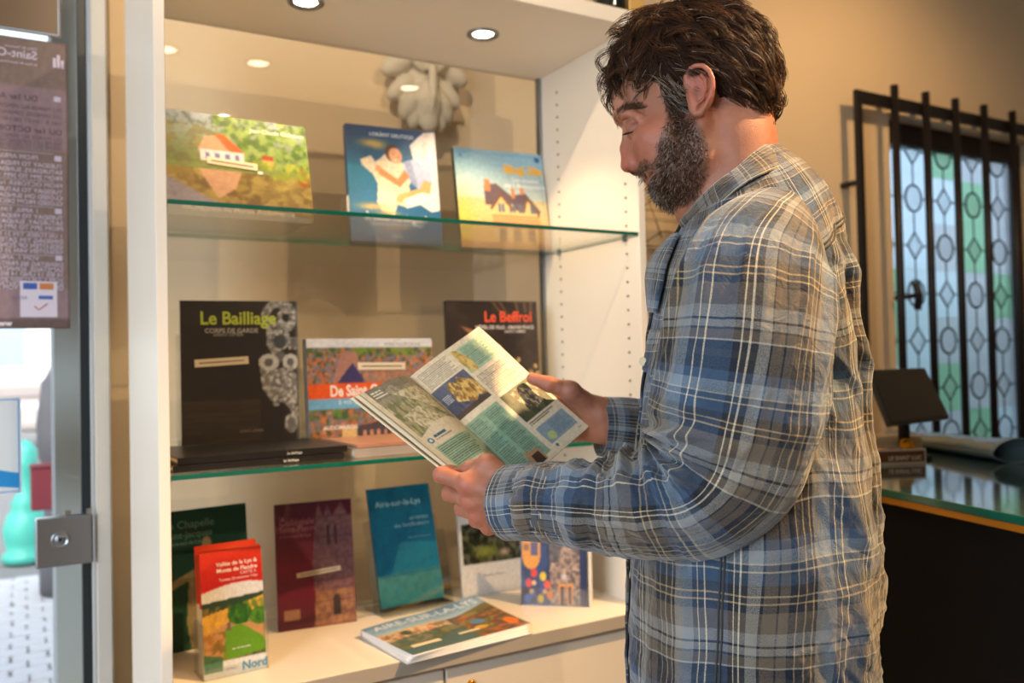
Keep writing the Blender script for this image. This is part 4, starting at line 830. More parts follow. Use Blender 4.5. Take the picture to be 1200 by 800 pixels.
def nets(fn, lo, hi, vox):
    """naive surface nets of fn < 0 on a regular grid"""
    lo = np.array(lo); hi = np.array(hi); n = np.ceil((hi-lo)/vox).astype(int)+1
    ax = [lo[i]+np.arange(n[i])*vox for i in range(3)]
    D = np.empty(tuple(n), np.float32)
    for i0 in range(0, n[0], 24):
        G = np.stack(np.meshgrid(ax[0][i0:i0+24], ax[1], ax[2], indexing='ij'), -1); D[i0:i0+24] = fn(G)
    S = D < 0; c = S[:-1, :-1, :-1].astype(np.int8)
    cs = np.zeros(tuple(n-1), np.int8)
    offs = [(i, j, k) for i in (0, 1) for j in (0, 1) for k in (0, 1)]
    sl = lambda A, o: A[o[0]:A.shape[0]-1+o[0], o[1]:A.shape[1]-1+o[1], o[2]:A.shape[2]-1+o[2]]
    for o in offs: cs += sl(S, o)
    act = (cs > 0) & (cs < 8); idx = -np.ones(act.shape, np.int64); idx[act] = np.arange(act.sum()); cell = np.argwhere(act)
    acc = np.zeros((len(cell), 3)); cnt = np.zeros(len(cell))
    for a in range(8):
        for b in range(a+1, 8):
            oa, ob = offs[a], offs[b]
            if sum(abs(oa[i]-ob[i]) for i in range(3)) != 1: continue
            da = D[tuple((cell+oa).T)]; db = D[tuple((cell+ob).T)]; m = (da < 0) != (db < 0); t = np.where(m, da/(da-db+1e-12), 0)
            p = np.array(oa)+t[:, None]*(np.array(ob)-np.array(oa)); acc[m] += p[m]; cnt[m] += 1
    V = lo+(cell+acc/cnt[:, None])*vox; F = []
    for axn in range(3):
        s0 = [slice(1, -1)]*3; u, v = [(1, 2), (2, 0), (0, 1)][axn]
        A = np.argwhere(np.take(S, range(S.shape[axn]-1), axn) != np.take(S, range(1, S.shape[axn]), axn))
        A = A[(A[:, u] > 0) & (A[:, v] > 0) & (A[:, u] < idx.shape[u]) & (A[:, v] < idx.shape[v])]
        du = np.zeros(3, int); du[u] = 1; dv = np.zeros(3, int); dv[v] = 1
        q = np.stack([idx[tuple(A.T)], idx[tuple((A-du).T)], idx[tuple((A-du-dv).T)], idx[tuple((A-dv).T)]], 1)
        inside = S[tuple(A.T)]; q[~inside] = q[~inside][:, ::-1]; F.append(q[(q >= 0).all(1)])
    return V, np.concatenate(F)
def nearest_normal(fn, V, e=.0015):
    g = np.stack([fn(V+np.eye(3)[i]*e)-fn(V-np.eye(3)[i]*e) for i in range(3)], -1); return g/(np.linalg.norm(g, axis=-1)[:, None]+1e-9)
def inpoly(X, Y, pts):
    m = np.zeros(np.shape(X), bool); n = len(pts)
    for i in range(n):
        x0, y0 = pts[i][:2]; x1, y1 = pts[(i+1) % n][:2]
        if y0 == y1: continue
        c = (Y >= min(y0, y1)) & (Y < max(y0, y1)); m ^= c & (X < x0+(Y-y0)*(x1-x0)/(y1-y0))
    return m
def sdpoly(X, Y, pts):
    d = np.full(X.shape, 1e9); n = len(pts)
    for i in range(n):
        a = np.array(pts[i][:2]); b = np.array(pts[(i+1) % n][:2]); e = b-a; wx = X-a[0]; wy = Y-a[1]; t = np.clip((wx*e[0]+wy*e[1])/(e@e), 0, 1)
        d = np.minimum(d, (wx-e[0]*t)**2+(wy-e[1]*t)**2)
    d = np.sqrt(d); return np.where(inpoly(X, Y, pts), -d, d)
H2 = lambda l, c=0.0: [tuple(h(p[0], p[1], p[2] if len(p) > 2 else c)[[0, 2]]) for p in l]

# skull radial outline (hair outside), angle-sampled from the side
hair_px = [(712, 112), (707, 92), (709, 74), (719, 54), (735, 30), (760, 9), (795, 1), (830, 1), (862, 6), (888, 22), (905, 46), (913, 75), (914, 105), (908, 132), (899, 150), (880, 150), (855, 152), (800, 160), (745, 140)]
HC = h(828, 88); hp = np.array([h(x, y)[[0, 2]] for x, y in hair_px])-HC[[0, 2]]
_th = np.arctan2(hp[:, 1], hp[:, 0]); _rr = np.hypot(hp[:, 0], hp[:, 1]); o_ = np.argsort(_th); _th = _th[o_]; _rr = _rr[o_]
def Rth(t): return np.interp(t, np.concatenate([_th-2*math.pi, _th, _th+2*math.pi]), np.concatenate([_rr]*3))
LAT = .086
def hair_r(d):
    """radius of the hair surface in unit direction d (a, c, z)"""
    t = np.arctan2(d[..., 2], d[..., 0]); pl = np.hypot(d[..., 0], d[..., 2]); return 1/np.sqrt((pl/Rth(t))**2+(d[..., 1]/LAT)**2+1e-9)
def sskull(P, off):
    q = P-HC; l = np.linalg.norm(q, axis=-1)+1e-9; return (l-(hair_r(q/l[..., None])-off))*0.85
face = H2([(722, 96), (717, 110), (717, 122), (719.5, 134), (724, 142), (731, 150), (734, 160), (738, 175), (743, 190), (748, 199), (751, 204.5), (757, 208), (761, 209.5), (759, 213), (764, 217), (767, 222), (772, 227), (779, 231), (790, 232), (806, 226), (822, 200), (832, 160), (832, 110), (800, 60), (745, 70)])
EARC = .072
ear_out = [(805, 99), (804, 90), (808, 81), (815, 77), (824, 77), (831, 83), (835, 92), (835.5, 103), (832, 114), (827, 124), (821, 132), (815, 133), (812.5, 126), (813, 118)]
ear_c = [.073, .077, .082, .086, .089, .091, .093, .093, .091, .087, .081, .078, .076, .075]
EP = [h(x, y, c) for (x, y), c in zip(ear_out, ear_c)]
anti = [h(x, y, c) for (x, y), c in zip([(822, 88), (827, 94), (827, 105), (823, 115), (818, 120)], [.082, .085, .086, .083, .080])]
def head_sdf(P):
    A, Cc, Z = P[..., 0], np.abs(P[..., 1]), P[..., 2]; M = np.stack([A, Cc, Z], -1)
    d = sskull(M, .013)
    d = smax(d, -(A-h(722, 96)[0])*0.9, .02)
    x2 = sdpoly(A, Z, face); x2 = np.asarray(x2)
    zt = h(0, 215)[2]; wf = .046+.016*np.clip((A-h(725, 0)[0])/.06, 0, 1)
    gw = .006+.059*np.clip(-x2/.060, 0, 1)**.70; f = np.where(x2 < 0, np.maximum((Cc-gw)*.6, x2), np.hypot(x2, np.maximum(Cc-.006, 0)))
    d = smin(d, f, .012)
    d = smin(d, sell(M, h(766, 163, .040), (.028, .022, .020)), .020)          # cheekbone
    d = smin(d, sell(M, h(774, 186, .030), (.024, .020, .026)), .014)          # cheek beside the nose
    d = smin(d, sell(M, h(800, 190, .042), (.034, .022, .042)), .022)          # jaw muscle
    d = smin(d, sseg(M, h(822, 185, .052), h(784, 222, .022), .015, .013), .014)
    d = smin(d, sell(M, h(779, 222, .004), (.013, .017, .013)), .012)
    # brow, sockets, eyes
    d = smin(d, sseg(M, h(724.5, 137, .008), h(735, 133, .034), .0062, .0065), .010)
    d = smin(d, sseg(M, h(735, 133, .034), h(748, 138, .046), .0065, .005), .010)
    d = smax(d, -sell(M, h(734, 151, .031), (.013, .014, .0105)), .010)
    d = smin(d, sell(M, h(744.0, 150.0, .0290), (.0122, .0125, .0118)), .0025)
    d = smin(d, sseg(M, h(733.5, 145.5, .018), h(742, 143, .041), .0032), .004)   # upper lid fold
    d = smin(d, sseg(M, h(738, 159, .024), h(747, 157, .043), .0032), .006)
    # nose
    d = smin(d, sseg(M, h(736.5, 150, 0), h(734.0, 174, 0), .0068, .0078), .007)
    d = smin(d, sseg(M, h(734.0, 174, 0), h(735.5, 193, 0), .0078, .0086), .005)
    d = smin(d, sell(M, h(736.5, 194.0, 0), (.0095, .0100, .0085)), .004)
    d = smin(d, sell(M, h(745.5, 191.5, .0125), (.0095, .0068, .0085)), .0045)
    d = smin(d, sell(M, h(746, 184, .012), (.012, .010, .016)), .010)
    d = smax(d, -sseg(M, h(740.5, 199.5, .0068), h(745.5, 195, .0078), .0030, .0024), .0022)
    d = smax(d, -sseg(M, h(750, 183, .0185), h(754, 196, .0205), .0010), .004)  # ala crease
    # mouth
    d = smin(d, sseg(M, h(754.5, 205.5, 0), h(765, 207, .020), .0046, .003), .004)
    d = smin(d, sseg(M, h(760.5, 212.5, 0), h(767, 210, .019), .0050, .003), .004)
    d = smax(d, -sseg(M, h(757, 209.6, 0), h(769, 208.6, .022), .0010), .0018)
    # neck
    nk = sell(M, h(852, 165), (.056, .056, .07)); nk = smin(nk, sseg(M, h(852, 150), h(862, 232), .055, .062), .02)
    nk = smin(nk, sseg(M, h(805, 215), h(835, 262), .030, .040), .02)
    nk = smin(nk, sseg(M, h(822, 142, .062), h(812, 250, .012), .012, .012), .016)
    d = smin(d, nk, .018)
    # ears
    e = None
    for i in range(len(EP)-1):
        s = sseg(M, EP[i], EP[i+1], (.0030, .0046)[i > 9], (.0030, .0050)[i > 8]); e = s if e is None else np.minimum(e, s)
    pl = sell(M, h(821, 104, .0740), (.0175, .0060, .031)); e = smin(e, pl, .005)
    for i in range(len(anti)-1): e = smin(e, sseg(M, anti[i], anti[i+1], .0026), .003)
    e = smin(e, sell(M, h(811, 112, .077), (.004, .0035, .005)), .003)
    e = smax(e, -sell(M, h(818, 107, .0830), (.0080, .0090, .0125)), .003); e = smax(e, -sseg(M, h(815, 110, .084), h(813, 111, .066), .0034), .002)
    e = smin(e, sseg(M, h(816, 100, .066), h(818, 112, .070), .010), .008)
    d = smin(d, e, .005)
    return d
lo = h(700, 270)-np.array([0, .10, 0]); hi = h(925, -6)+np.array([0, .10, 0])
lo[1] = -.1; hi[1] = .1
V, F = nets(head_sdf, lo, hi, .0016)
N_ = nearest_normal(head_sdf, V)
Pxz = V[:, [0, 2]]
# skin tones; shade in eyelid crease, nostril and ear hole painted in
SK = np.array([154, 100, 78.])/255; redc = np.array([186, 92, 74.])/255; pale = np.array([196, 142, 114.])/255
def blobw(V, c, r): return np.exp(-(((V-np.asarray(c))**2).sum(-1))/r**2)[:, None]
def skin_col(V, extra):
    n = (noise3(V*45)+.5*noise3(V*110))[:, None]; C = SK+n*.05
    for c, r, col, a in extra: w_ = blobw(V, c, r)*a; C = C*(1-w_)+np.array(col)*w_
    sp = np.clip(noise3(V*260)*3-1.15, 0, 1)[:, None]*.35; C = C*(1-sp)+np.array([120, 66, 48.])/255*sp
    return np.clip(C, 0, 1)
Vm = V.copy(); Vm[:, 1] = np.abs(Vm[:, 1])
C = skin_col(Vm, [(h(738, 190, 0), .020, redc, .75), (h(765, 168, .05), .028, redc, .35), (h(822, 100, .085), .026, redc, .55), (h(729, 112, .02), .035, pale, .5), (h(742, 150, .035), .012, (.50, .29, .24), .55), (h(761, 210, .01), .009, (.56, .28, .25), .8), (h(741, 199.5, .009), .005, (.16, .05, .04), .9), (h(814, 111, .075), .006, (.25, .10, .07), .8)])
beard_poly = [(776, 118), (800, 126), (806, 136), (816, 146), (826, 160), (832, 178), (830, 205), (815, 234), (790, 240), (772, 232), (764, 221), (757, 213.5), (764, 212), (769, 207), (762, 205), (756, 205.5), (750, 205.5), (744, 200.5), (750, 196), (757, 193), (765, 196), (770, 190), (772, 176), (778, 160), (783, 140)]
bp = H2([(x, y, .016+.042*min(1, max(0, (x-752)/55))) for x, y in beard_poly]); bd = sdpoly(Pxz[:, 0], Pxz[:, 1], bp)
wb = np.clip(-bd/.006+.45, 0, 1)[:, None]*.62*np.clip(1-(V[:, 0:1]-h(812, 0)[0])/.05, .35, 1); C = C*(1-wb)+np.array([84, 62, 52.])/255*wb
head_parts = [(V, F, C)]

# ---- hands
def hand_mesh(caps, lo, hi, extra, vox=.0013, k=.006, sub=()):
    def fn(P):
        d = None
        for a, b, ra, rb, kk in caps:
            s = sseg(P, a, b, ra, rb); d = s if d is None else smin(d, s, kk)
        for a, b, r, kk in sub: d = smax(d, -sseg(P, a, b, r), kk)
        return d-.0006*noise3(P*120)
    V, F = nets(fn, lo, hi, vox); return V, F, skin_col(V, extra)
# left hand: back of the hand to the camera, thumb over the page, fingers curled behind the magazine
Wl = h(606, 588, .112); Fl = h(700, 592, .14)
K = [h(548, 567, .122), h(552, 586, .112), h(560, 603, .100), h(573, 616, .086)]
PI_ = [h(517, 556, .112), h(527, 578, .094), h(541, 596, .080), h(557, 610, .066)]
DI = [h(527, 553, .084), h(541, 573, .066), h(553, 589, .054), h(564, 602, .046)]
TI = [h(548, 556, .070), h(560, 570, .056), h(570, 586, .046), h(578, 598, .040)]
TH = [h(594, 566, .108), h(572, 545, .110), h(551, 549, .099), h(537, 555, .090)]
caps = [(Wl, Fl, .027, .032, .01), (Wl+np.array([0, .006, .012]), h(640, 584, .12), .024, .027, .01)]
mid = h(585, 578, .108)
for i, r in enumerate((.0125, .0125, .0118, .0108)):
    base = Wl*(.62)+K[i]*.38+np.array([0, -.002, (.010, .003, -.004, -.010)[i]])
    caps += [(Wl+np.array([0, 0, (.010, .003, -.004, -.010)[i]]), K[i], .0185, r+.0010, .014)]
for i, r in enumerate((.0102, .0100, .0094, .0082)):
    caps += [(K[i], PI_[i], r+.0006, r, .005), (PI_[i], DI[i], r, r*.92, .003), (DI[i], TI[i], r*.92, r*.82, .003), (K[i]+np.array([0, .0035, 0]), K[i]+np.array([0.002, .0035, 0]), r-.001, r-.001, .006)]
    caps += [(K[i]+np.array([0, .006, 0]), Wl+np.array([-.01, .012, .006-.005*i]), .0042, .0046, .008)]
caps += [(TH[0], TH[1], .0165, .0128, .012), (TH[1], TH[2], .0118, .0102, .005), (TH[2], TH[3], .0102, .0080, .004), (TH[1], K[0], .010, .010, .010), (h(585, 560, .1), h(566, 562, .104), .014, .012, .012)]
exl = [(k_+np.array([0, .008, 0]), .012, (.78, .42, .35), .55) for k_ in K]+[(p, .012, (.76, .40, .33), .6) for p in PI_]+[(TH[1], .012, (.76, .44, .34), .4)]
lo_ = h(505, 645, .02); hi_ = h(650, 520, .16); lo_[0] = h(500, 0, .1)[0]-.01; lo_[1] = .005; hi_[1] = .165; lo_[2] = h(0, 640, .1)[2]-.01; hi_[0] = h(655, 0, .1)[0]
head_parts.append(hand_mesh(caps, lo_, hi_, exl, sub=[(h(535, 558.5, .113), h(560, 552.5, .124), .0012, .003)]))
# right hand: thumb on the outer margin, fingers behind the page
Wr = h(712, 494, -.150); Fr = h(790, 506, -.19)
TR = [h(690, 478, -.135), h(668, 458, -.108), h(643, 450, -.097), h(624, 443.5, -.100)]
KR = [h(672, 470, -.150), h(666, 484, -.156), h(668, 498, -.160), h(676, 508, -.160)]
caps = [(Wr, Fr, .0285, .034, .01), (h(704, 484, -.14), h(720, 504, -.155), .022, .022, .012)]
for i, r in enumerate((.0128, .0125, .0115, .0105)):
    caps += [(Wr+np.array([0, 0, .010-.008*i]), KR[i], .018, r, .014)]
    p1 = KR[i]+np.array([-.036, -.004, .002+.004*(1-i)*.3]); p2 = p1+np.array([-.024, .012, -.004]); p3 = p2+np.array([-.016, .012, -.006])
    sc = (.95, 1.0, .95, .78)[i]; p1 = KR[i]+(p1-KR[i])*sc; p2 = p1+np.array([-.024, .008, -.006])*sc; p3 = p2+np.array([-.018, .008, -.008])*sc
    caps += [(KR[i], p1, r*.85, r*.8, .004), (p1, p2, r*.8, r*.72, .003), (p2, p3, r*.72, r*.62, .003)]
caps += [(h(696, 482, -.14), TR[1], .020, .0142, .014), (TR[1], TR[2], .0128, .0112, .006), (TR[2], TR[3], .0112, .0088, .004), (TR[1], KR[0], .012, .011, .010)]
lo_ = h(600, 540, -.1); hi_ = h(745, 430, -.1); lo_[0] = h(600, 0, -.15)[0]-.02; hi_[0] = h(750, 0, -.15)[0]; lo_[1] = -.21; hi_[1] = -.07; lo_[2] = h(0, 530, -.15)[2]-.01; hi_[2] = h(0, 428, -.15)[2]+.01
head_parts.append(hand_mesh(caps, lo_, hi_, [(TR[2], .02, (.80, .46, .34), .5), (TR[3], .010, (.82, .44, .36), .6)]))
# ---- trunk, arms and legs under the clothes
floor_z = 0.0
HIPZ = h(0, 790)[2]; SHz = h(0, 262)[2]
def trunk(P):
    M = np.stack([P[..., 0], np.abs(P[..., 1]), P[..., 2]], -1)
    d = sell(M, (h(885, 0)[0], 0, h(0, 460)[2]), (.095, .135, .19)); d = smin(d, sell(M, (h(884, 0)[0], 0, h(0, 700)[2]), (.100, .138, .26)), .05)
    d = smin(d, sseg(M, h(885, 305, .0), h(893, 325, .125), .045, .040), .03); d = smin(d, sseg(M, h(862, 225), h(880, 300), .048, .05), .03)
    d = smin(d, sseg(M, (.07, .085, HIPZ-.02), (.06, .100, .48), .085, .056), .04); d = smin(d, sseg(M, (.06, .10, .48), (.09, .105, .10), .055, .036), .03)
    d = smin(d, sseg(P, h(893, 322, .155), h(838, 572, .195), .048, .038), .03); d = smin(d, sseg(P, h(838, 572, .195), Fl, .040, .030), .02)
    d = smin(d, sseg(P, h(893, 322, -.155), h(850, 545, -.235), .048, .038), .03); d = smin(d, sseg(P, h(850, 545, -.235), Fr, .040, .032), .02)
    return d
Vt, Ft = nets(trunk, (h(690, 0, .1)[0]-.02, -.30, .02), (h(1040, 0)[0]+.02, .30, h(0, 190)[2]), .0085)
head_parts.append((Vt, Ft, np.zeros((len(Vt), 3))+SK))
AV = []; AF = []; AC = []; n0 = 0
for V_, F_, C_ in head_parts: AV.append(V_); AF.append(F_+n0); AC.append(C_); n0 += len(V_)
M_skin, nt, b, N, L = nmat('skin')
a = N('ShaderNodeAttribute'); a.attribute_name = 'print'; L(a.outputs['Color'], b.inputs['Base Color']); b.inputs['Roughness'].default_value = .46; b.inputs['Subsurface Weight'].default_value = .22; b.inputs['Subsurface Scale'].default_value = .006; b.inputs['Subsurface Radius'].default_value = (1, .35, .2)
n = N('ShaderNodeTexVoronoi'); n.inputs['Scale'].default_value = 900; tc = N('ShaderNodeTexCoord'); L(tc.outputs['Object'], n.inputs[0]); n2 = N('ShaderNodeTexNoise'); n2.inputs['Scale'].default_value = 160; n2.inputs['Detail'].default_value = 4; L(tc.outputs['Object'], n2.inputs[0])
ad = N('ShaderNodeMath'); ad.operation = 'ADD'; L(n.outputs[0], ad.inputs[0]); L(n2.outputs[0], ad.inputs[1]); bp_ = N('ShaderNodeBump'); bp_.inputs['Strength'].default_value = .35; bp_.inputs['Distance'].default_value = .0008; L(ad.outputs[0], bp_.inputs['Height']); L(bp_.outputs[0], b.inputs['Normal'])
man = empty('person', (HO[0], HO[1], 0), 'bearded man in a blue and tan plaid shirt reading a magazine', 'person')
def M2O(P): return m2w(P)-np.array([HO[0], HO[1], 0])
me = np_mesh('body', M2O(np.concatenate(AV)), np.concatenate(AF), closed=True); set_attr(me, 'print', lin(np.concatenate(AC)), 'FLOAT_COLOR'); link('body', me, M_skin, man)

# ---- hair: cap and strands
hair_poly = H2([(713, 108, .01), (722, 96, .03), (738, 86, .045), (750, 84, .055), (756, 92, .06), (757, 106, .062), (762, 116, .064), (772, 122, .066), (776, 132, .066), (794, 136, .07), (801, 128, .072), (803, 112, .075), (801, 95, .078), (806, 80, .08), (818, 72, .082), (832, 75, .082), (838, 88, .08), (841, 104, .077), (851, 122, .07), (864, 136, .06), (882, 145, .05), (902, 152, .02), (925, 135), (925, 40), (880, -10), (780, -10), (700, 40), (700, 90)])
nu, nv = 150, 90
T_, Ph = np.meshgrid(np.linspace(-math.pi, math.pi, nu), np.linspace(-math.pi/2+.02, math.pi/2-.02, nv), indexing='xy')
Dv = np.stack([np.cos(Ph)*np.cos(T_), np.sin(Ph), np.cos(Ph)*np.sin(T_)], -1)
nz = noise3(Dv*np.array([4, 4, 9])+3)+.6*noise3(Dv*12)
Rr = hair_r(Dv)-.006+.0035*nz
Pc = HC+Dv*Rr[..., None]
i = np.arange(nv-1)[:, None]*nu+np.arange(nu-1)[None, :]; Fq = np.stack([i, i+1, i+nu+1, i+nu], -1).reshape(-1, 4); Pf = Pc.reshape(-1, 3)
cen = Pf[Fq].mean(1); keep = inpoly(cen[:, 0], cen[:, 2], hair_poly)
def hair_mat(name):
    m, nt, b, N, L = nmat(name); a = N('ShaderNodeAttribute'); a.attribute_name = 'print'; L(a.outputs['Color'], b.inputs['Base Color'])
    b.inputs['Roughness'].default_value = .5; b.inputs['Specular IOR Level'].default_value = .18; return m
M_hair = hair_mat('hair_brown')
me = np_mesh('hair_cap', M2O(Pf), Fq[keep]); set_attr(me, 'print', np.zeros((len(Pf), 3))+lin(np.array([40, 28, 22.])/255), 'FLOAT_COLOR')
M_cap = mat('hair_under', rgb(38, 26, 20), .95, var=.3, vs=60, spec=.05); hc = link('hair', me, M_cap, man); hc['label'] = 'tousled short dark brown hair with grey at the temple'
def strands(name, roots, steps_fn, nseg, wid, cols, parent, m):
    """roots (n,3); steps_fn -> (n, nseg+1, 3) polylines; three-sided tapered hairs"""
    Pp = steps_fn; n, k, _ = Pp.shape
    T = np.gradient(Pp, axis=1); T /= np.linalg.norm(T, axis=-1)[..., None]+1e-9
    r = rng.normal(size=(n, 1, 3)); A1 = np.cross(T, r); A1 /= np.linalg.norm(A1, axis=-1)[..., None]+1e-9; B1 = np.cross(T, A1)
    tp = (1-np.linspace(0, 1, k)**2*.8)[None, :, None]*wid
    ring = [A1*math.cos(q)+B1*math.sin(q) for q in (0, 2.094, 4.189)]
    VV = np.stack([Pp+tp*q for q in ring], 2).reshape(-1, 3)
    base = (np.arange(n)*k*3)[:, None, None]+(np.arange(k-1)*3)[None, :, None]; F = []
    for j in range(3):
        j2 = (j+1) % 3; F.append(np.stack([base[..., 0]+j, base[..., 0]+j2, base[..., 0]+j2+3, base[..., 0]+j+3], -1).reshape(-1, 4))
    me = np_mesh(name, M2O(VV), np.concatenate(F)); set_attr(me, 'print', np.repeat(lin(cols), k*3, axis=0), 'FLOAT_COLOR')
    return link(name, me, m, parent)
def hair_strands():
    want = 13000; D = rng.normal(size=(want*4, 3)); D /= np.linalg.norm(D, axis=1)[:, None]; R = HC+D*(hair_r(D)-.012)[:, None]
    k = inpoly(R[:, 0], R[:, 2], hair_poly); D = D[k][:want]; R = R[k][:want]; n = len(R)
    # clumps
    nc = 1100; ci = rng.integers(0, n, nc); d2 = np.stack([((D[s:s+500, None, :]-D[ci][None])**2).sum(-1).argmin(1) for s in range(0, n, 500) if s+500 <= n or True][:-1]+[], 0).reshape(-1) if False else np.concatenate([((D[s:s+500, None, :]-D[ci][None])**2).sum(-1).argmin(1) for s in range(0, n, 500)])
    cseed = rng.normal(size=(nc, 3)); clen = rng.uniform(.028, .056, nc); wav = rng.uniform(-1, 1, nc)
    P = R.copy(); out = [P.copy()]; ns = 9; cP = R[ci].copy()
    L_ = (clen[d2]*rng.uniform(.8, 1.1, n))
    fa = h(775, 0)[0]
    lift = rng.uniform(-.005, .006, n)+np.clip(cseed[d2, 0], -1.5, 2.2)*(.0035+.004*np.clip((h(800, 0)[0]-R[:, 0])/.05, 0, 1))
    def flow(P, cs, t):
        a = P[:, 0]; zrel = P[:, 2]-h(0, 60)[2]
        fr = np.clip((fa-a)/.035+.5, 0, 1)[:, None]
        side = np.clip(np.abs(P[:, 1])/.07, 0, 1)[:, None]*np.sign(P[:, 1:2])
        f = np.array([-.75, 0, -.55])*fr+np.array([.75, 0, -.55])*(1-fr)+np.array([0, .3, 0])*side+np.array([.25, 0, -.5])*np.clip(-zrel/.06, 0, 1)[:, None]*(1-fr)
        return f+cs*.32
    for s in range(ns):
        t = s/ns; f = flow(P, cseed[d2]+np.stack([np.sin(t*5+wav[d2]*3)]*3, -1)*np.array([.5, .8, .7]), t)
        q = P-HC; l = np.linalg.norm(q, axis=1)[:, None]; u = q/l; f = f-u*(f*u).sum(1)[:, None]; f /= np.linalg.norm(f, axis=1)[:, None]+1e-9
        P = P+f*(L_/ns)[:, None]; q = P-HC; l = np.linalg.norm(q, axis=1); u = q/l[:, None]
        tgt = hair_r(u)-.008+(.007+lift)*math.sin(min(1, t*1.4+.1)*1.57)
        P = HC+u*(l*.25+tgt*.75)[:, None]; out.append(P.copy())
    Pp = np.stack(out, 1)
    # pull strands to the clump guides
    g = Pp[ci][d2]; w_ = (np.linspace(0, 1, ns+1)**1.2*.62)[None, :, None]; offs = np.linalg.norm(g[:, 0]-Pp[:, 0], axis=1)[:, None, None]
    Pp = Pp*(1-w_)+g*w_
    base = np.array([48, 30, 20.])/255; lt = np.array([138, 88, 50.])/255; gr = np.array([150, 138, 124.])/255
    q = rng.random(n)[:, None]; C = base*(1-q*.6)+lt*q*.6*(.4+.6*(rng.random(nc)[d2])[:, None]); tem = inpoly(R[:, 0], R[:, 2], H2([(744, 78), (800, 78), (802, 135), (770, 135), (745, 110)], .07))
    gm = (tem & (rng.random(n) < .30)) | (rng.random(n) < .025); C[gm] = gr
    return R, Pp, C
R_h, Pp, Ch = hair_strands(); s_ = strands('hair_strands', R_h, Pp, 9, .00042, Ch, hc, M_hair); s_['kind'] = 'stuff'
# ---- beard
def scatter(fn_mask, n, V, F, side_only=False):
    cen = V[F].mean(1); k = fn_mask(cen); Fk = F[k]; a = np.linalg.norm(np.cross(V[Fk[:, 1]]-V[Fk[:, 0]], V[Fk[:, 3]]-V[Fk[:, 0]]), axis=1); p = a/a.sum(); q = rng.choice(len(Fk), n, p=p)
    u, v = rng.random((2, n, 1)); f = Fk[q]; P = (V[f[:, 0]]*(1-u)+V[f[:, 1]]*u)*(1-v)+(V[f[:, 3]]*(1-u)+V[f[:, 2]]*u)*v; return P
nrm_at = lambda P: nearest_normal(head_sdf, P)
def bmask(c): d = sdpoly(c[:, 0], c[:, 2], bp); m = (d < .001) & (np.abs(c[:, 1]) > -1); return m
Rb = scatter(bmask, 11500, V, F); Nb = nrm_at(Rb)
den = 1-.75*np.clip((Rb[:, 0]-h(806, 0)[0])/.022, 0, 1)*(Rb[:, 2] < h(0, 150)[2]); den *= 1-.75*np.exp(-(sdpoly(Rb[:, 0], Rb[:, 2], bp)/.008)**2); k = rng.random(len(Rb)) < den; Rb = Rb[k]; Nb = Nb[k]; n = len(Rb)
low = np.clip((h(0, 170)[2]-Rb[:, 2])/.06, 0, 1); chin = np.clip((h(800, 0)[0]-Rb[:, 0])/.05, 0, 1)*low
mus = inpoly(Rb[:, 0], Rb[:, 2], H2([(740, 192), (770, 190), (775, 206), (757, 207), (742, 203)], .015))
ln = (.0055+.0050*chin+.001*low)*rng.uniform(.6, 1.25, n); ln[mus] = .0055
dr_ = np.array([-.25, 0, -1.0])+rng.normal(size=(n, 3))*.42; dr_[mus] = np.array([.5, .5, -.7])*np.stack([np.ones(mus.sum()), np.sign(Rb[mus, 1]), np.ones(mus.sum())], -1)+rng.normal(size=(mus.sum(), 3))*.3
P = Rb.copy(); out = [P-Nb*.0008]; 
for s in range(4):
    dd = dr_*(.75+.1*s)+Nb*(1.0-.22*s); dd /= np.linalg.norm(dd, axis=1)[:, None]; P = P+dd*(ln/4)[:, None]; dr_ = dr_+rng.normal(size=(n, 3))*.22; out.append(P.copy())
Pb = np.stack(out, 1); q = rng.random(n)[:, None]; Cb = np.array([44, 31, 25.])/255*(1-q)+np.array([104, 72, 50.])/255*q
gm = rng.random(n) < (.05+.24*chin); Cb[gm] = np.array([172, 160, 148.])/255; Cb[mus] = Cb[mus]*.6+np.array([120, 82, 52.])/255*.4
bo_ = strands('beard', Rb, Pb, 4, .00030, Cb, man, M_hair); bo_['label'] = 'full short beard, dark brown flecked with grey'
# eyebrows and lashes
for nm, poly, n, L_, dv in (('eyebrow', H2([(717.5, 138, .010), (721, 131, .014), (734, 124, .028), (750, 120, .044), (756, 126, .046), (741, 131, .032), (730, 138, .018), (721, 142, .010)]), 900, .0080, (.85, .25, .15)),):
    Re = scatter(lambda c: inpoly(c[:, 0], c[:, 2], poly) & (np.abs(c[:, 1]) > .006), n, V, F); Ne = nrm_at(Re); P = Re.copy(); out = [P.copy()]; d0 = np.array(dv)*np.stack([np.ones(n), np.sign(Re[:, 1]), np.ones(n)], -1)+rng.normal(size=(n, 3))*.25
    for s in range(4): dd = d0+Ne*.45; dd /= np.linalg.norm(dd, axis=1)[:, None]; P = P+dd*L_/4; out.append(P.copy())
    strands(nm, Re, np.stack(out, 1), 4, .00026, np.zeros((n, 3))+np.array([92, 64, 46.])/255+rng.uniform(-.05, .05, (n, 1)), man, M_hair)
la = []
for sgn in (1, -1):
    t = np.linspace(0, 1, 44)
    for q in t:
        c = .019+.020*q; p0 = h(736.5+7.5*q**1.5, 153.0-1.5*q, c); p0 = p0-nearest_normal(head_sdf, p0[None])[0]*(head_sdf(p0[None])[0]-.0004); p0[1] = abs(p0[1])*sgn; tip = p0+np.array([-.0065+.003*q, .0015*sgn*q, -.0040]); md = (p0+tip)/2+np.array([0, 0, -.0008]); la.append(np.stack([p0+np.array([.001, 0, 0]), md, tip]))
la = np.array(la); strands('eyelashes', la[:, 0], la, 2, .00024, np.zeros((len(la), 3))+np.array([30, 20, 16.])/255, man, M_hair)
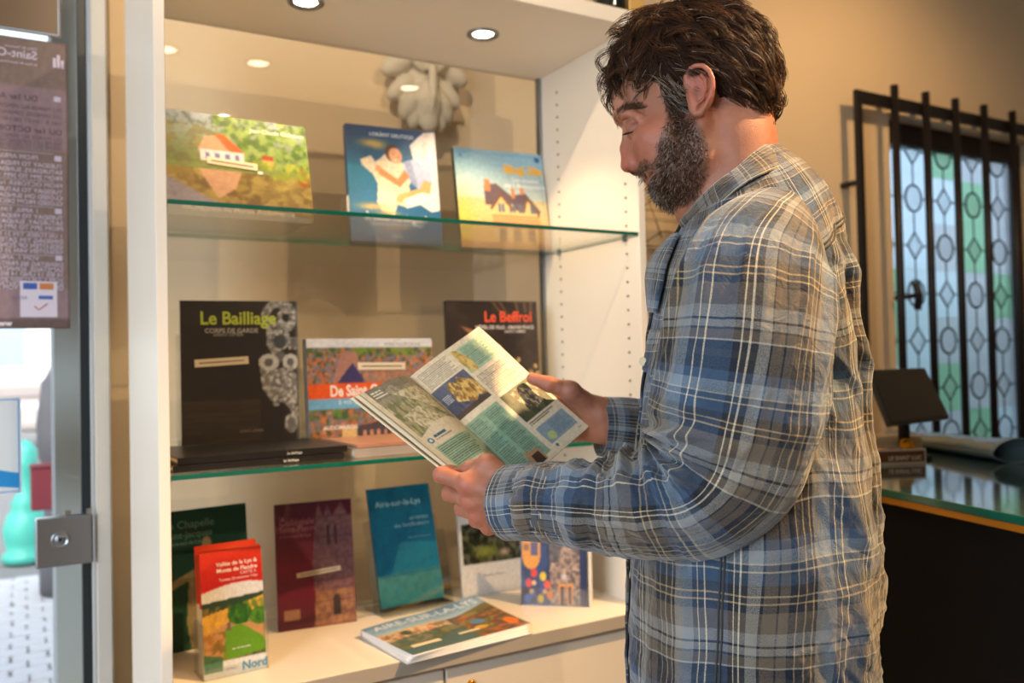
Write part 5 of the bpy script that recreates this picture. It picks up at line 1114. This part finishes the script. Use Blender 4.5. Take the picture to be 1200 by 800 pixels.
# ================================================================ clothes
def plaid(name, wscale=1.0, tone=1.0):
    m, nt, b, N, L = nmat(name)
    at = N('ShaderNodeAttribute'); at.attribute_name = 'weave'; sx = N('ShaderNodeSeparateXYZ'); L(at.outputs['Vector'], sx.inputs[0])
    blue = rgb(54, 78, 106); lblue = rgb(126, 140, 154); navy = rgb(24, 32, 46); char = rgb(46, 48, 52); tan = rgb(176, 152, 112); cream = rgb(222, 212, 188); grey = rgb(142, 140, 134); taupe = rgb(104, 92, 78)
    lcr = rgb(176, 172, 158)
    warp = [(0, blue), (.088, cream), (.098, blue), (.150, cream), (.160, blue), (.20, lblue), (.30, grey), (.36, navy), (.385, tan), (.395, char), (.445, tan), (.455, char), (.505, tan), (.514, navy), (.56, taupe), (.62, navy), (.632, taupe), (.70, navy), (.712, grey), (.78, char), (.82, cream), (.829, char), (.86, cream), (.869, navy), (.91, blue)]
    weft = [(0, blue), (.06, lblue), (.14, lcr), (.150, blue), (.19, lcr), (.200, blue), (.28, char), (.34, tan), (.352, char), (.39, tan), (.402, navy), (.45, taupe), (.58, grey), (.66, navy), (.672, grey), (.72, char), (.735, taupe), (.80, lcr), (.809, navy), (.87, char), (.92, navy)]
    outs = []
    for ax, st, per, ph in ((0, warp, .150, 0.0), (1, weft, .135, .35)):
        mm = N('ShaderNodeMath'); mm.operation = 'MULTIPLY_ADD'; mm.inputs[1].default_value = 1/(per*wscale); mm.inputs[2].default_value = 50+ph; L(sx.outputs[ax], mm.inputs[0])
        fr = N('ShaderNodeMath'); fr.operation = 'FRACT'; L(mm.outputs[0], fr.inputs[0]); cr = N('ShaderNodeValToRGB'); cr.color_ramp.interpolation = 'CONSTANT'; L(fr.outputs[0], cr.inputs[0])
        e = cr.color_ramp.elements
        while len(e) < len(st): e.new(0.5)
        for k, (p, c) in enumerate(st): e[k].position = p
        for k, (p, c) in enumerate(st): e[k].color = c+(1,)
        outs.append(cr.outputs[0])
    # fine slubby weave decides which thread shows
    wv = N('ShaderNodeTexNoise'); wv.inputs['Scale'].default_value = 900; L(at.outputs['Vector'], wv.inputs[0])
    mr = N('ShaderNodeMapRange'); mr.inputs[1].default_value = .35; mr.inputs[2].default_value = .65; mr.inputs[3].default_value = .25; mr.inputs[4].default_value = .75; L(wv.outputs[0], mr.inputs[0])
    mx = N('ShaderNodeMix'); mx.data_type = 'RGBA'; L(mr.outputs[0], mx.inputs['Factor']); L(outs[0], mx.inputs['A']); L(outs[1], mx.inputs['B'])
    fd = N('ShaderNodeTexNoise'); fd.inputs['Scale'].default_value = 22; fd.inputs['Detail'].default_value = 5; L(at.outputs['Vector'], fd.inputs[0]); m2 = N('ShaderNodeMapRange'); m2.inputs[3].default_value = .55*tone; m2.inputs[4].default_value = 1.35*tone; L(fd.outputs[0], m2.inputs[0])
    hs = N('ShaderNodeHueSaturation'); hs.inputs['Saturation'].default_value = 1.0; L(m2.outputs[0], hs.inputs['Value']); L(mx.outputs['Result'], hs.inputs['Color']); L(hs.outputs[0], b.inputs['Base Color'])
    b.inputs['Roughness'].default_value = .82; b.inputs['Sheen Weight'].default_value = .25; b.inputs['Specular IOR Level'].default_value = .25
    n1 = N('ShaderNodeTexNoise'); n1.inputs['Scale'].default_value = 60; n1.inputs['Detail'].default_value = 6; n1.inputs['Distortion'].default_value = 1.2; L(at.outputs['Vector'], n1.inputs[0])
    ad = N('ShaderNodeMath'); ad.operation = 'MULTIPLY_ADD'; ad.inputs[1].default_value = .12; L(wv.outputs[0], ad.inputs[0]); L(n1.outputs[0], ad.inputs[2])
    bp = N('ShaderNodeBump'); bp.inputs['Strength'].default_value = .7; bp.inputs['Distance'].default_value = .0045; L(ad.outputs[0], bp.inputs['Height']); L(bp.outputs[0], b.inputs['Normal'])
    return m
M_shirt = plaid('plaid_cloth', tone=.88)
def resample(K, n):
    K = np.asarray(K, float); k = len(K); x = np.linspace(0, k-1, n); i = np.clip(x.astype(int), 0, k-2); t = (x-i)[:, None]
    g = lambda j: K[np.clip(j, 0, k-1)]; a, b_, c, d = g(i-1), g(i), g(i+1), g(i+2)
    return .5*((2*b_)+(-a+c)*t+(2*a-5*b_+4*c-d)*t*t+(-a+3*b_-3*c+d)*t**3)
def ridged(x, y, s=0., o=3):
    r = 0; a = 1.
    for k in range(o): r = r+a*(1-2*np.abs(noise3(np.stack([x*2**k, y*2**k, np.full_like(x, s+k*4.4)], -1)))*1.6); a *= .5
    return r/1.75
# torso rows: front px, back px, half width, shoulder drop
rows_ = [((814, 243), (912, 172), 0.066, 0.0), ((802, 262), (938, 190), 0.105, 0.014), ((790, 285), (960, 214), 0.145, 0.032), ((780, 310), (974, 243), 0.172, 0.045), ((773, 345), (981, 280), 0.188, 0.04), ((766, 385), (988, 325), 0.192, 0.024), ((763, 425), (994, 380), 0.19, 0.01), ((758, 470), (999, 440), 0.186, 0), ((754, 520), (1004, 505), 0.186, 0), ((749, 580), (1011, 570), 0.19, 0), ((745, 640), (1017, 635), 0.194, 0), ((743, 700), (1017, 700), 0.196, 0), ((742, 760), (1015, 760), 0.196, 0), ((749, 815), (1015, 815), 0.194, 0), ((755, 870), (1011, 870), 0.19, 0), ((761, 925), (1005, 925), 0.188, 0)]
RK = np.array([np.concatenate([h(*f)[[0, 2]], h(*b_)[[0, 2]], [w_, d_]]) for f, b_, w_, d_ in rows_])
ARM = h(955, 400, .17)
def torso(v, th, disp=True, off=0.0):
    """v in 0..1 down the shirt, th: 0 = middle of the back, pi/2 = his left side, pi = front"""
    v = np.asarray(v, float); sh = v.shape; q = resample_at(RK, np.clip(v.ravel(), 0, 1)*(len(RK)-1)).reshape(sh+(6,))
    ca = (q[..., 0]+q[..., 2])/2; sa = (q[..., 2]-q[..., 0])/2; zc = (q[..., 1]+q[..., 3])/2; sz = (q[..., 3]-q[..., 1])/2
    ct, stt = np.cos(th), np.sin(th); e = .86; cx = np.sign(ct)*np.abs(ct)**e; sx = np.sign(stt)*np.abs(stt)**e
    a = ca+sa*cx; c = q[..., 4]*sx; z = zc+sz*ct-q[..., 5]*np.abs(stt)**1.5
    P = np.stack([a, c, z], -1)
    n = np.stack([ct/np.maximum(sa, .03), stt/np.maximum(q[..., 4], .03), np.zeros_like(ct)], -1); n /= np.linalg.norm(n, axis=-1)[..., None]
    if disp:
        L = v*.80; u = th*.165; m = np.clip((v-.10)/.25, 0, 1)
        # drag lines from the armpit, back drapes, side creases
        dg = ridged((u*.7+L*.75)*13, (u*-.6+L*.7)*4.0, 2.0)
        dr = ridged(u*15+1.2*noise2(u*4, L*5, 8.), L*2.2, 5.0)
        cr = ridged(u*9, L*26+2*noise2(u*8, L*6, 3.), 9.0)
        wb = np.clip(np.cos(th)*1.2+.35, 0, 1)
        D = m*(.0095*dg*(.35+.65*wb)+.0075*dr*(.6)+.0050*cr*np.clip((v-.45)/.3, 0, 1)*(.5+.5*wb))
        # deep vertical back fold beside the armhole
        fx = u-(.105-.05*v); D = D-.009*np.exp(-(fx/.010)**2)*m*np.exp(-((v-.42)/.26)**2)+.008*np.exp(-((fx+.022)/.016)**2)*m*np.exp(-((v-.40)/.28)**2)
        D = D-.010*np.clip((v-.15)*3, 0, 1)*0
        P = P+n*(D+off)[..., None]
    else: P = P+n*off
    return P
def resample_at(K, x):
    k = len(K); i = np.clip(x.astype(int), 0, k-2); t = (x-i)[:, None]; g = lambda j: K[np.clip(j, 0, k-1)]; a, b_, c, d = g(i-1), g(i), g(i+1), g(i+2)
    return .5*((2*b_)+(-a+c)*t+(2*a-5*b_+4*c-d)*t*t+(-a+3*b_-3*c+d)*t**3)
def cloth(name, G, W, parent, thick=.0016, m=None, label=None):
    me = grid_mesh(name, M2O(G), True); Wv = np.concatenate([W, np.zeros(W.shape[:-1]+(1,))], -1); set_attr(me, 'weave', Wv.reshape(-1, 3), 'FLOAT_VECTOR')
    o = link(name, me, m or M_shirt, parent)
    if thick: s = o.modifiers.new('s', 'SOLIDIFY'); s.thickness = thick; s.offset = 0
    if label: o['label'] = label
    return o
shirt = empty('shirt', (0, 0, 0)); shirt.parent = man
tv, tt = np.meshgrid(np.linspace(0, 1, 300), np.linspace(-math.pi*.98, math.pi*1.02, 460), indexing='ij')
G = torso(tv, tt); cloth('shirt_body', G, np.stack([tt*.165+.012*noise2(tt*2, tv*6, 1.), tv*.80+.010*noise2(tt*2, tv*4, 6.)-.02*np.cos(tt)*np.clip(1-tv*4, 0, 1)], -1), shirt, 0)
# sleeves
def sleeve_frames(K, n):
    Q = resample(K, n); C = Q[:, :3]; T = np.gradient(C, axis=0); T /= np.linalg.norm(T, axis=1)[:, None]
    for _ in range(6): T = np.concatenate([T[:1], (T[:-2]+T[1:-1]*2+T[2:])/4, T[-1:]]); 
    T /= np.linalg.norm(T, axis=1)[:, None]
    Cc = np.array([0, 1., 0]); Nn = np.cross(T, Cc); Nn /= np.linalg.norm(Nn, axis=1)[:, None]; Bb = np.cross(Nn, T); Bb /= np.linalg.norm(Bb, axis=1)[:, None]
    s = np.concatenate([[0], np.cumsum(np.linalg.norm(np.diff(C, axis=0), axis=1))]); return C, T, Nn, Bb, Q[:, 3], Q[:, 4], s
def sleeve(K, n, m_, dispf, s0=0., s1=1., off=0.0, tshift=0.0):
    C, T, Nn, Bb, ra, rc, s = sleeve_frames(K, 400); x = np.linspace(s0, s1, n)*399; f = lambda A: np.stack([np.interp(x, np.arange(400), A[:, j]) for j in range(A.shape[1])], 1)
    C, Nn, Bb = f(C), f(Nn), f(Bb); ra = np.interp(x, np.arange(400), ra); rc = np.interp(x, np.arange(400), rc); s = np.interp(x, np.arange(400), s)
    th = np.linspace(-math.pi/2, 1.5*math.pi, m_)+tshift; S, TH_ = np.meshgrid(s, th, indexing='ij'); D = dispf(S, TH_)+off
    G = C[:, None]+Nn[:, None]*((ra[:, None]+D)*np.cos(TH_))[..., None]+Bb[:, None]*((rc[:, None]+D)*np.sin(TH_))[..., None]
    return G, S, TH_, s
KL = []
for x, y, c, ra, rc in [(906, 268, .095, .050, .050), (897, 284, .140, .066, .050), (886, 312, .176, .078, .050), (879, 360, .198, .0835, .058), (872, 425, .206, .0850, .063), (862, 490, .204, .0845, .064), (846, 546, .200, .078, .062), (815, 581, .194, .064, .058), (768, 593, .182, .0555, .052), (722, 595, .168, .0500, .048), (680, 592, .154, .0455, .045), (640, 589, .138, .0425, .043), (612, 588, .124, .0410, .042)]: KL.append(list(h(x, y, c))+[ra, rc])
_, _, _, _, _, _, sL = sleeve_frames(KL, 400); SE = sL[int(399*7/12)]; ST = sL[-1]
def dispL(S, T):
    T = math.pi-T                           # 0 = crease of the elbow, pi/2 = outer face
    ci = np.clip(np.cos(T)*.5+.5, 0, 1)     # 1 on the inner (elbow crease) side
    cam_ = np.clip(np.sin(T), 0, 1); x = S-SE; D = 0
    cmp_ = np.exp(-((x-.04)/.11)**2)
    rings = ridged(S*24+2.4*np.sin(T*1.0+.4)*(1-np.abs(x)*3)+.9*noise2(T*1.5, S*9, 4.), T*1.1, 11.0, 2)
    D = D+cmp_*(.0105*rings*(.16+.84*ci)+.0045*ridged(S*55, T*2, 14., 2))
    D = D+.0080*ridged(T*1.6+3.5*S, S*5.5, 21., 3)*np.clip((S-.03)/.08, 0, 1)*(x < .02)+.0036*ridged(T*1.2-5*S, S*22, 25., 2)*np.clip(x/.05, 0, 1)
    for k, (s_, sl, w_, am, t0) in enumerate(((-.055, .050, .010, .012, .4), (-.025, .070, .009, .013, .5), (.005, .060, .009, .015, .6), (.038, .040, .009, .012, .5), (.070, .028, .010, .010, .6), (.105, -.020, .010, .008, .9), (.145, .020, .011, .007, .9), (.18, -.015, .010, .006, 1.2))):
        tt_ = np.abs(T-t0*0); q = (x-s_+sl*(T-.3)*.55)/w_; D = D+am*(np.exp(-q*q)-.55*np.exp(-((q+1.7)/1.1)**2))*np.exp(-((T-t0)/1.15)**2)
    D = D+.004*np.exp(-((x+.03)/.06)**2)*np.exp(-((np.abs(T)-math.pi)/.9)**2)*(np.abs(T) > 1.5)
    D = D*(1-.60*(1-ci)*np.exp(-((x-.0)/.10)**2))+.0075*ridged(S*17+1.5*T, T*1.4+S*6, 51., 3)*np.exp(-((T-1.1)/1.0)**2)*np.clip((x+.02)/.05, 0, 1)
    D = D*np.clip((S-.015)/.06, 0, 1)*np.clip((ST-S)/.02, 0.25, 1)
    return D-.003*np.exp(-((S-.07)/.02)**2)*0
G, S, T, s_ = sleeve(KL, 380, 300, dispL, 0, 1)
sv = cloth('sleeve', G, np.stack([T*.078+.006*noise2(T*1.5, S*8, 3.), S+.015*np.cos(T)*0], -1), shirt, 0)
# left cuff with doubled edge
KC = [list(h(x, y, c))+[ra, rc] for x, y, c, ra, rc in [(664, 590, .148, .0455, .046), (645, 589, .140, .0455, .046), (620, 588, .128, .0440, .046), (603, 589, .120, .0430, .046), (595, 589.5, .116, .0425, .045)]]
dC = lambda S, T: .0022*noise2(T*1.1, S*12, 2.)+.0016*noise2(T*4, S*30, 7.)
G, S, T, _ = sleeve(KC, 60, 200, dC); cuf = cloth('cuff', G, np.stack([T*.078+.5, S*1.0+.31], -1), shirt, .0032)
for s0 in (.10, .86): G, S, T, _ = sleeve(KC, 2, 90, dC, s0, s0+.001, .0022); tube('stitching', M2O(G[0])[:-1], .0005, mat('thread', rgb(190, 180, 156), .8), cuf, 5, True)
# right sleeve and cuff
KR_ = [list(h(x, y, c))+[ra, rc] for x, y, c, ra, rc in [(906, 268, -.095, .05, .05), (893, 290, -.150, .07, .05), (882, 350, -.19, .078, .055), (868, 430, -.215, .075, .058), (846, 500, -.222, .066, .056), (812, 520, -.212, .056, .050), (775, 512, -.190, .048, .045), (742, 503, -.168, .0425, .043)]]
dR = lambda S, T: .005*ridged(S*22+noise2(T*1.2, S*6, 2.), T*1.2, 31., 2)
G, S, T, _ = sleeve(KR_, 160, 140, dR, tshift=math.pi); cloth('sleeve', G, np.stack([T*.078, S], -1), shirt, 0)
KRC = [list(h(x, y, c))+[ra, rc] for x, y, c, ra, rc in [(752, 504, -.176, .0450, .045), (735, 502, -.166, .0450, .045), (717, 500.5, -.156, .0435, .045), (703, 500, -.149, .0425, .045)]]
G, S, T, _ = sleeve(KRC, 50, 180, dC, tshift=math.pi); cuf2 = cloth('cuff', G, np.stack([T*.078+.22, S*1.3+.04], -1), shirt, .0032)
# armhole seam: where the sleeve meets the body
sp = [(826, 300, .178), (834, 276, .172), (850, 260, .166), (872, 253, .160), (896, 259, .158), (920, 276, .162), (940, 298, .166), (954, 326, .168), (962, 356, .168), (964, 388, .164), (958, 420, .160)]
# collar: doubled-over band round the neck, open at the front
up_ = [(796, 261, .040), (820, 233, .064), (842, 212, .074), (862, 198, .078), (882, 180, .068), (897, 169, .040), (902, 165.5, 0), (897, 169, -.040), (882, 180, -.068), (862, 198, -.078), (842, 212, -.074), (822, 236, -.064), (806, 262, -.035)]
lo2 = [(817, 275, .058), (834, 257, .084), (851, 236, .097), (873, 216, .103), (900, 202, .090), (924, 193, .052), (930, 188, 0), (924, 193, -.052), (900, 202, -.090), (873, 216, -.103), (851, 236, -.097), (834, 257, -.084), (800, 292, -.040)]
Uc = resample([h(*p) for p in up_], 160); Lc = resample([h(*p) for p in lo2], 160); w_ = np.linspace(0, 1, 26)[:, None, None]
G = Uc[None]*(1-w_)+Lc[None]*w_; cen_ = h(862, 205); out_ = G-cen_; out_[..., 2] = 0; out_ /= np.linalg.norm(out_, axis=-1)[..., None]+1e-9
G = G+out_*(.007*np.sin(w_*math.pi*.75)+.002*noise3(G*40)[..., None]); sc = np.linspace(0, .42, 160)[None, :]+0*w_[..., 0]
col_ = cloth('collar', G, np.stack([w_[..., 0]*.075+.05+0*sc, sc], -1), shirt, .0026)
Ln = G[-2]; tube('stitching', M2O(G[-3]+out_[-3]*.0022), .0005, mat('thread2', rgb(200, 190, 160), .8), col_, 5)
# inner stand
Us = resample([h(*p) for p in [(799, 263, .034), (822, 236, .058), (845, 212, .068), (866, 196, .070), (885, 180, .060), (898, 172, .03), (901, 170, 0), (898, 172, -.03), (885, 180, -.060), (866, 196, -.07), (845, 212, -.068), (824, 240, -.056), (808, 266, -.032)]], 120)
Ls = Us+np.array([0, 0, -.036]); w2 = np.linspace(0, 1, 10)[:, None, None]; G = Us[None]*(1-w2)+Ls[None]*w2
cloth('collar_stand', G, np.stack([w2[..., 0]*.03+.08+0*G[..., 0], np.linspace(0, .4, 120)[None]+0*w2[..., 0]], -1), shirt, .002)
# open front: button bands, near and far
def patch(name, vs, ths, off, n=24, m_=14, wo=(0, 0), thick=.002, fn=None, warp=None):
    a, b_ = np.meshgrid(np.linspace(0, 1, n), np.linspace(0, 1, m_), indexing='ij'); V_ = vs[0]+(vs[1]-vs[0])*a; T_2 = ths[0]+(ths[1]-ths[0])*b_
    if warp: V_, T_2 = warp(V_, T_2, a, b_)
    o_ = off if fn is None else off+fn(a, b_); Gp = torso(V_, T_2, True, 0.0); ee = torso(V_, T_2, False, .01)-torso(V_, T_2, False, 0); Gp = Gp+ee*100*(np.zeros_like(a)+o_)[..., None]
    return cloth(name, Gp, np.stack([T_2*.165+wo[0], V_*.80+wo[1]], -1), shirt, thick), Gp
patch('button_band', (.05, .98), (2.95, 3.16), .0035, 120, 10, (.03, 0), .003)
pb_, Gp = patch('button_band', (.115, .30), (2.62, 3.02), .007, 50, 12, (.02, .01), .003, fn=lambda a, b_: .013*np.sin(a*math.pi)*b_)
fl, Gf = patch('pocket_flap', (.335, .405), (2.10, 2.78), .0045, 16, 24, (.013, .03), .003, fn=lambda a, b_: .007*a*(.4+.6*np.sin(b_*9)**2), warp=lambda V_, T_2, a, b_: (V_+.020*a*(1-np.abs(2*b_-1)), T_2))
patch('pocket', (.345, .56), (2.12, 2.76), .0022, 40, 24, (.006, .02), .0016)
bt = Gf[12, 20]; nb_ = np.array([-.5, .8, 0]); nb_ /= np.linalg.norm(nb_)
def button(P, nrm, parent):
    q = Vector(M2O(P[None])[0]+(m2w(nrm[None])[0]-HO)*.003); nz = Vector(m2w(nrm[None])[0]-HO); M = Matrix.Translation(q) @ nz.to_track_quat('Z', 'Y').to_matrix().to_4x4()
    return lathe('button', [(.001, 0), (.005, 0), (.0055, .001), (.0048, .0018), (.003, .0012), (.001, .0012)], mat('button_horn', rgb(206, 190, 160), .35), parent, 16, M=M)
button(bt, nb_, fl); button(h(598, 600, .165), np.array([0, 1., 0]), cuf)
# shoulder yoke and side seams as raised felled ridges
def seam(vs, ths, r=.0011, n=60, off=.001):
    V_ = np.interp(np.linspace(0, 1, n), np.linspace(0, 1, len(vs)), vs); T_2 = np.interp(np.linspace(0, 1, n), np.linspace(0, 1, len(ths)), ths); P = torso(V_, T_2, True, off); return (M2O(P), r, False)
M_seam = mat('seam_dark', rgb(58, 56, 54), .9)
tubes('yoke_seam', [seam([.235, .225, .215, .215], [.95, .6, .25, -.3]), seam([.245, .235, .225, .225], [.95, .6, .25, -.3])], M_seam, shirt, 6)
tubes('side_seam', [seam([.50, .7, 1.0], [1.72, 1.78, 1.80]), seam([.50, .7, 1.0], [1.745, 1.805, 1.825])], M_seam, shirt, 6)
# trousers, belt, shoes (below the frame, so that he stands on the floor)
def trous(P):
    M = np.stack([P[..., 0], np.abs(P[..., 1]), P[..., 2]], -1); d = sell(M, (h(878, 0)[0], 0, .93), (.098, .145, .16)); d = smin(d, sseg(M, (.055, .080, HIPZ-.06), (.055, .095, .48), .090, .078), .04); d = smin(d, sseg(M, (.06, .10, .48), (.09, .105, .07), .080, .068), .03)
    d = smax(d, P[..., 2]-.99, .01); d = smax(d, .045-P[..., 2], .01); return d-.006*ridged(P[..., 0]*8, P[..., 2]*12, 3.)
Vq, Fq2 = nets(trous, (-.22, -.25, .02), (.30, .25, 1.03), .011); link('trousers', np_mesh('trousers', M2O(Vq), Fq2, closed=True), mat('denim_dark', rgb(44, 50, 62), .85, var=.15, vs=30, bump=.3, bs=200), man)
for sg in (1, -1):
    def shoe(P): q = P*np.array([1, 1, 1.]); d = sseg(q, (.10, sg*.105, .05), (.0, sg*.115, .042), .045, .044); d = smin(d, sseg(q, (.0, sg*.115, .038), (-.10, sg*.125, .030), .044, .032), .02); d = smin(d, sseg(q, (.10, sg*.105, .05), (.095, sg*.105, .10), .045, .045), .02); return smax(d, .002-q[..., 2], .002)
    Vq, Fq2 = nets(shoe, (-.18, sg*.115-.07, -.005), (.17, sg*.115+.07, .17), .006); link('shoe', np_mesh('shoe', M2O(Vq), Fq2, closed=True), mat('shoe_leather', rgb(60, 42, 32), .45), man)

# ================================================================ the open magazine in his hands
STp, SBp = h(481, 442, -.020), h(616, 565, -.020); LT, LB = h(420, 462, .078), h(583, 592, .090); OT, OB = h(561, 383, -.118), h(690, 500, -.128)
mo = m2w(((STp+SBp)/2)[None])[0]
mg = empty('open_magazine', tuple(mo), 'open magazine with photos and green text boxes held in both hands', 'magazine')
def sheet(A, B, Cq, D, bulge, off=0.0, sgn=1.0):
    """A top-left, B top-right, Cq bottom-right, D bottom-left"""
    n = np.cross(B-A, D-A); n /= np.linalg.norm(n)
    def S(u, v):
        u_ = u[..., None]; v_ = v[..., None]; P = (A*(1-u_)+B*u_)*(1-v_)+(D*(1-u_)+Cq*u_)*v_
        return m2w(P+n*sgn*(bulge(u, v)+off)[..., None])-mo
    return S
S_L = sheet(LT, STp, SBp, LB, lambda u, v: .011*np.sin(np.clip(u, 0, 1)**1.6*math.pi)*(1-.3*v)+.0012*np.sin(v*5))
S_R = sheet(STp, OT, OB, SBp, lambda u, v: .006*np.sin(u**.6*math.pi)+.0015*np.sin(v*6+1)*u)
pcol = (216, 200, 170)
cr = Canvas(230, 330, pcol); g1 = (158, 182, 150); g2 = (136, 162, 134)
cr.lines(.04, .03, .44, .165, 11, (120, 110, 100), .65, seed=3); cr.rect(.49, .04, .93, .235, g1); cr.lines(.60, .055, .90, .22, 13, (84, 110, 96), .7, seed=4)
cr.poly([(.50, .02), (.56, .05), (.62, .16), (.60, .235), (.52, .23), (.49, .12)], (196, 158, 84)); cr.mottle(cr.inside([(.50, .02), (.56, .05), (.62, .16), (.60, .235), (.52, .23), (.49, .12)]), [(150, 112, 50), (214, 190, 120)], 30, 18, 4, .8)
def photo(x0, y0, x1, y1, c0, c1, blobs, seed, cv=None):
    cv = cv or cr; cv.rect(x0, y0, x1, y1, c0); m = (cv.X >= x0) & (cv.X <= x1) & (cv.Y >= y0) & (cv.Y <= y1); cv.mottle(m, blobs, 16, 14, seed, .8); cv.put(m & (cv.Y < y0+(y1-y0)*.35), c1, .6); return m
m = photo(.01, .175, .46, .43, (64, 70, 92), (96, 100, 118), [(54, 58, 80), (90, 92, 110)], 5)
for pts in ([(.17, .20), (.24, .19), (.40, .36), (.30, .40), (.14, .33)], [(.26, .23), (.33, .19), (.455, .27), (.455, .40), (.38, .38)]): cr.poly(pts, (206, 166, 88)); cr.mottle(cr.inside(pts), [(150, 108, 48), (226, 194, 120), (110, 76, 40)], 26, 18, 6, .8)
cr.put(m & (cr.Y > .395), (70, 48, 36), .8); cr.lines(.04, .25, .15, .31, 5, (210, 206, 200), .8, seed=9)
cr.lines(.50, .27, .92, .455, 14, (120, 108, 96), .65, seed=6)
m = photo(.50, .475, .965, .715, (74, 78, 52), (96, 98, 66), [(60, 64, 42), (96, 92, 60)], 8)
for pts in ([(.62, .50), (.74, .49), (.90, .58), (.88, .66), (.74, .68), (.64, .60)], [(.86, .50), (.95, .52), (.95, .6), (.88, .58)]): cr.poly(pts, (178, 156, 118)); cr.mottle(cr.inside(pts), [(110, 90, 64), (214, 194, 154), (80, 66, 50)], 34, 26, 12, .9)
cr.lines(.51, .73, .92, .765, 2, (110, 94, 76), .9, seed=12, ragged=.3); cr.rect(.51, .785, .945, .93, (134, 150, 156)); cr.lines(.66, .80, .92, .915, 9, (90, 110, 124), .7, seed=13); cr.ell(.60, .885, .055, .032, (176, 184, 122))
cr.rect(.0, .48, .445, .955, g2); cr.mottle((cr.X < .445) & (cr.Y > .48) & (cr.Y < .955), [(116, 156, 132)], 3, 3, 6, .5); cr.lines(.03, .50, .20, .74, 17, (76, 104, 88), .75, seed=21); cr.lines(.23, .50, .42, .93, 30, (76, 104, 88), .75, seed=22); cr.lines(.03, .75, .20, .93, 12, (76, 104, 88), .75, seed=23)
cr.poly([(.20, .86), (.36, .88), (.36, .98), (.16, .98)], (170, 130, 96)); cr.poly([(.24, .90), (.34, .90), (.34, .98), (.22, .98)], (66, 44, 32)); cr.ell(.55, .955, .018, .012, (90, 104, 116)); cr.lines(.9, .955, .95, .97, 1, (110, 100, 90), .9)
pr_ = printed('page', cr, S_R, M_matte, mg); 
cl = Canvas(150, 330, pcol); m = photo(.10, .0, 1.0, .43, (158, 150, 116), (140, 130, 110), [(116, 126, 72), (196, 182, 144), (166, 150, 112), (104, 106, 70)], 31, cl)
for pts in ([(.30, .06), (.46, .03), (.92, .26), (.98, .38), (.80, .34), (.60, .22)], [(.55, .08), (.80, .06), (.98, .20), (.90, .24)], [(.2, .26), (.5, .24), (.7, .40), (.3, .42)]): cl.poly(pts, (196, 180, 140)); cl.mottle(cl.inside(pts), [(130, 116, 90), (214, 202, 168)], 22, 30, 33, .8)
cl.put((cl.X > .1) & (cl.Y < .10) & (cl.X < .9), (110, 98, 86), .45); cl.lines(.13, .03, .34, .09, 3, (230, 222, 200), .9, seed=41)
b2 = .43-.05*np.sin((cl.X-.1)*3); cl.put((cl.Y > b2) & (cl.Y < .5), pcol); cl.ell(.17, .475, .05, .020, (60, 110, 140)); cl.ell(.17, .475, .028, .011, (200, 214, 214)); cl.lines(.26, .455, .50, .478, 1, (50, 90, 116), 1, seed=44, fill=.8); cl.lines(.26, .482, .62, .497, 1, (130, 120, 110), .9, seed=45)
cl.rect(.12, .52, .92, .70, g1); cl.lines(.15, .53, .88, .69, 11, (70, 96, 84), .8, seed=46); cl.lines(.12, .73, .92, .98, 17, (110, 100, 90), .7, seed=47)
cl.rect(0, 0, .02, 1, (150, 132, 100)); printed('page', cl, S_L, M_matte, mg)
# pages below and the cover whose margin shows at the left
for k in range(3):
    for A_, B_, C_, D_, bl in ((LT, STp, SBp, LB, .011), (STp, OT, OB, SBp, .006)):
        lf = A_ is LT; o_f = -.0016*(k+1)
        fn = (lambda u, v, bl=bl: bl*np.sin(np.clip(u, 0, 1)**1.6*math.pi)*(1-.3*v)) if lf else (lambda u, v, bl=bl: bl*np.sin(u**.6*math.pi))
        S = sheet(A_, B_, C_, D_, fn, o_f); U, Vv = np.meshgrid(np.linspace(-(.10 if k == 2 and lf else .02*k if lf else 0), 1+(0 if lf else .008*k), 26), np.linspace(-.004*k, 1, 20))
        me = grid_mesh('under_page', S(U, Vv), True, flip=True); o = link('under_page' if k < 2 else 'magazine_cover', me, M_paper, mg); o.modifiers.new('s', 'SOLIDIFY').thickness = .0007
S = sheet(LT, STp, SBp, LB, lambda u, v: 0*u, -.0036); U, Vv = np.meshgrid(np.linspace(-.062, -.04, 3), np.linspace(.0, 1, 20)); o = link('gap_line', grid_mesh('gap_line', S(U, Vv), True, flip=True), ink((96, 80, 60)), mg); o.modifiers.new('s', 'SOLIDIFY').thickness = .0004  # dark strip painting the shaded gap between cover and page
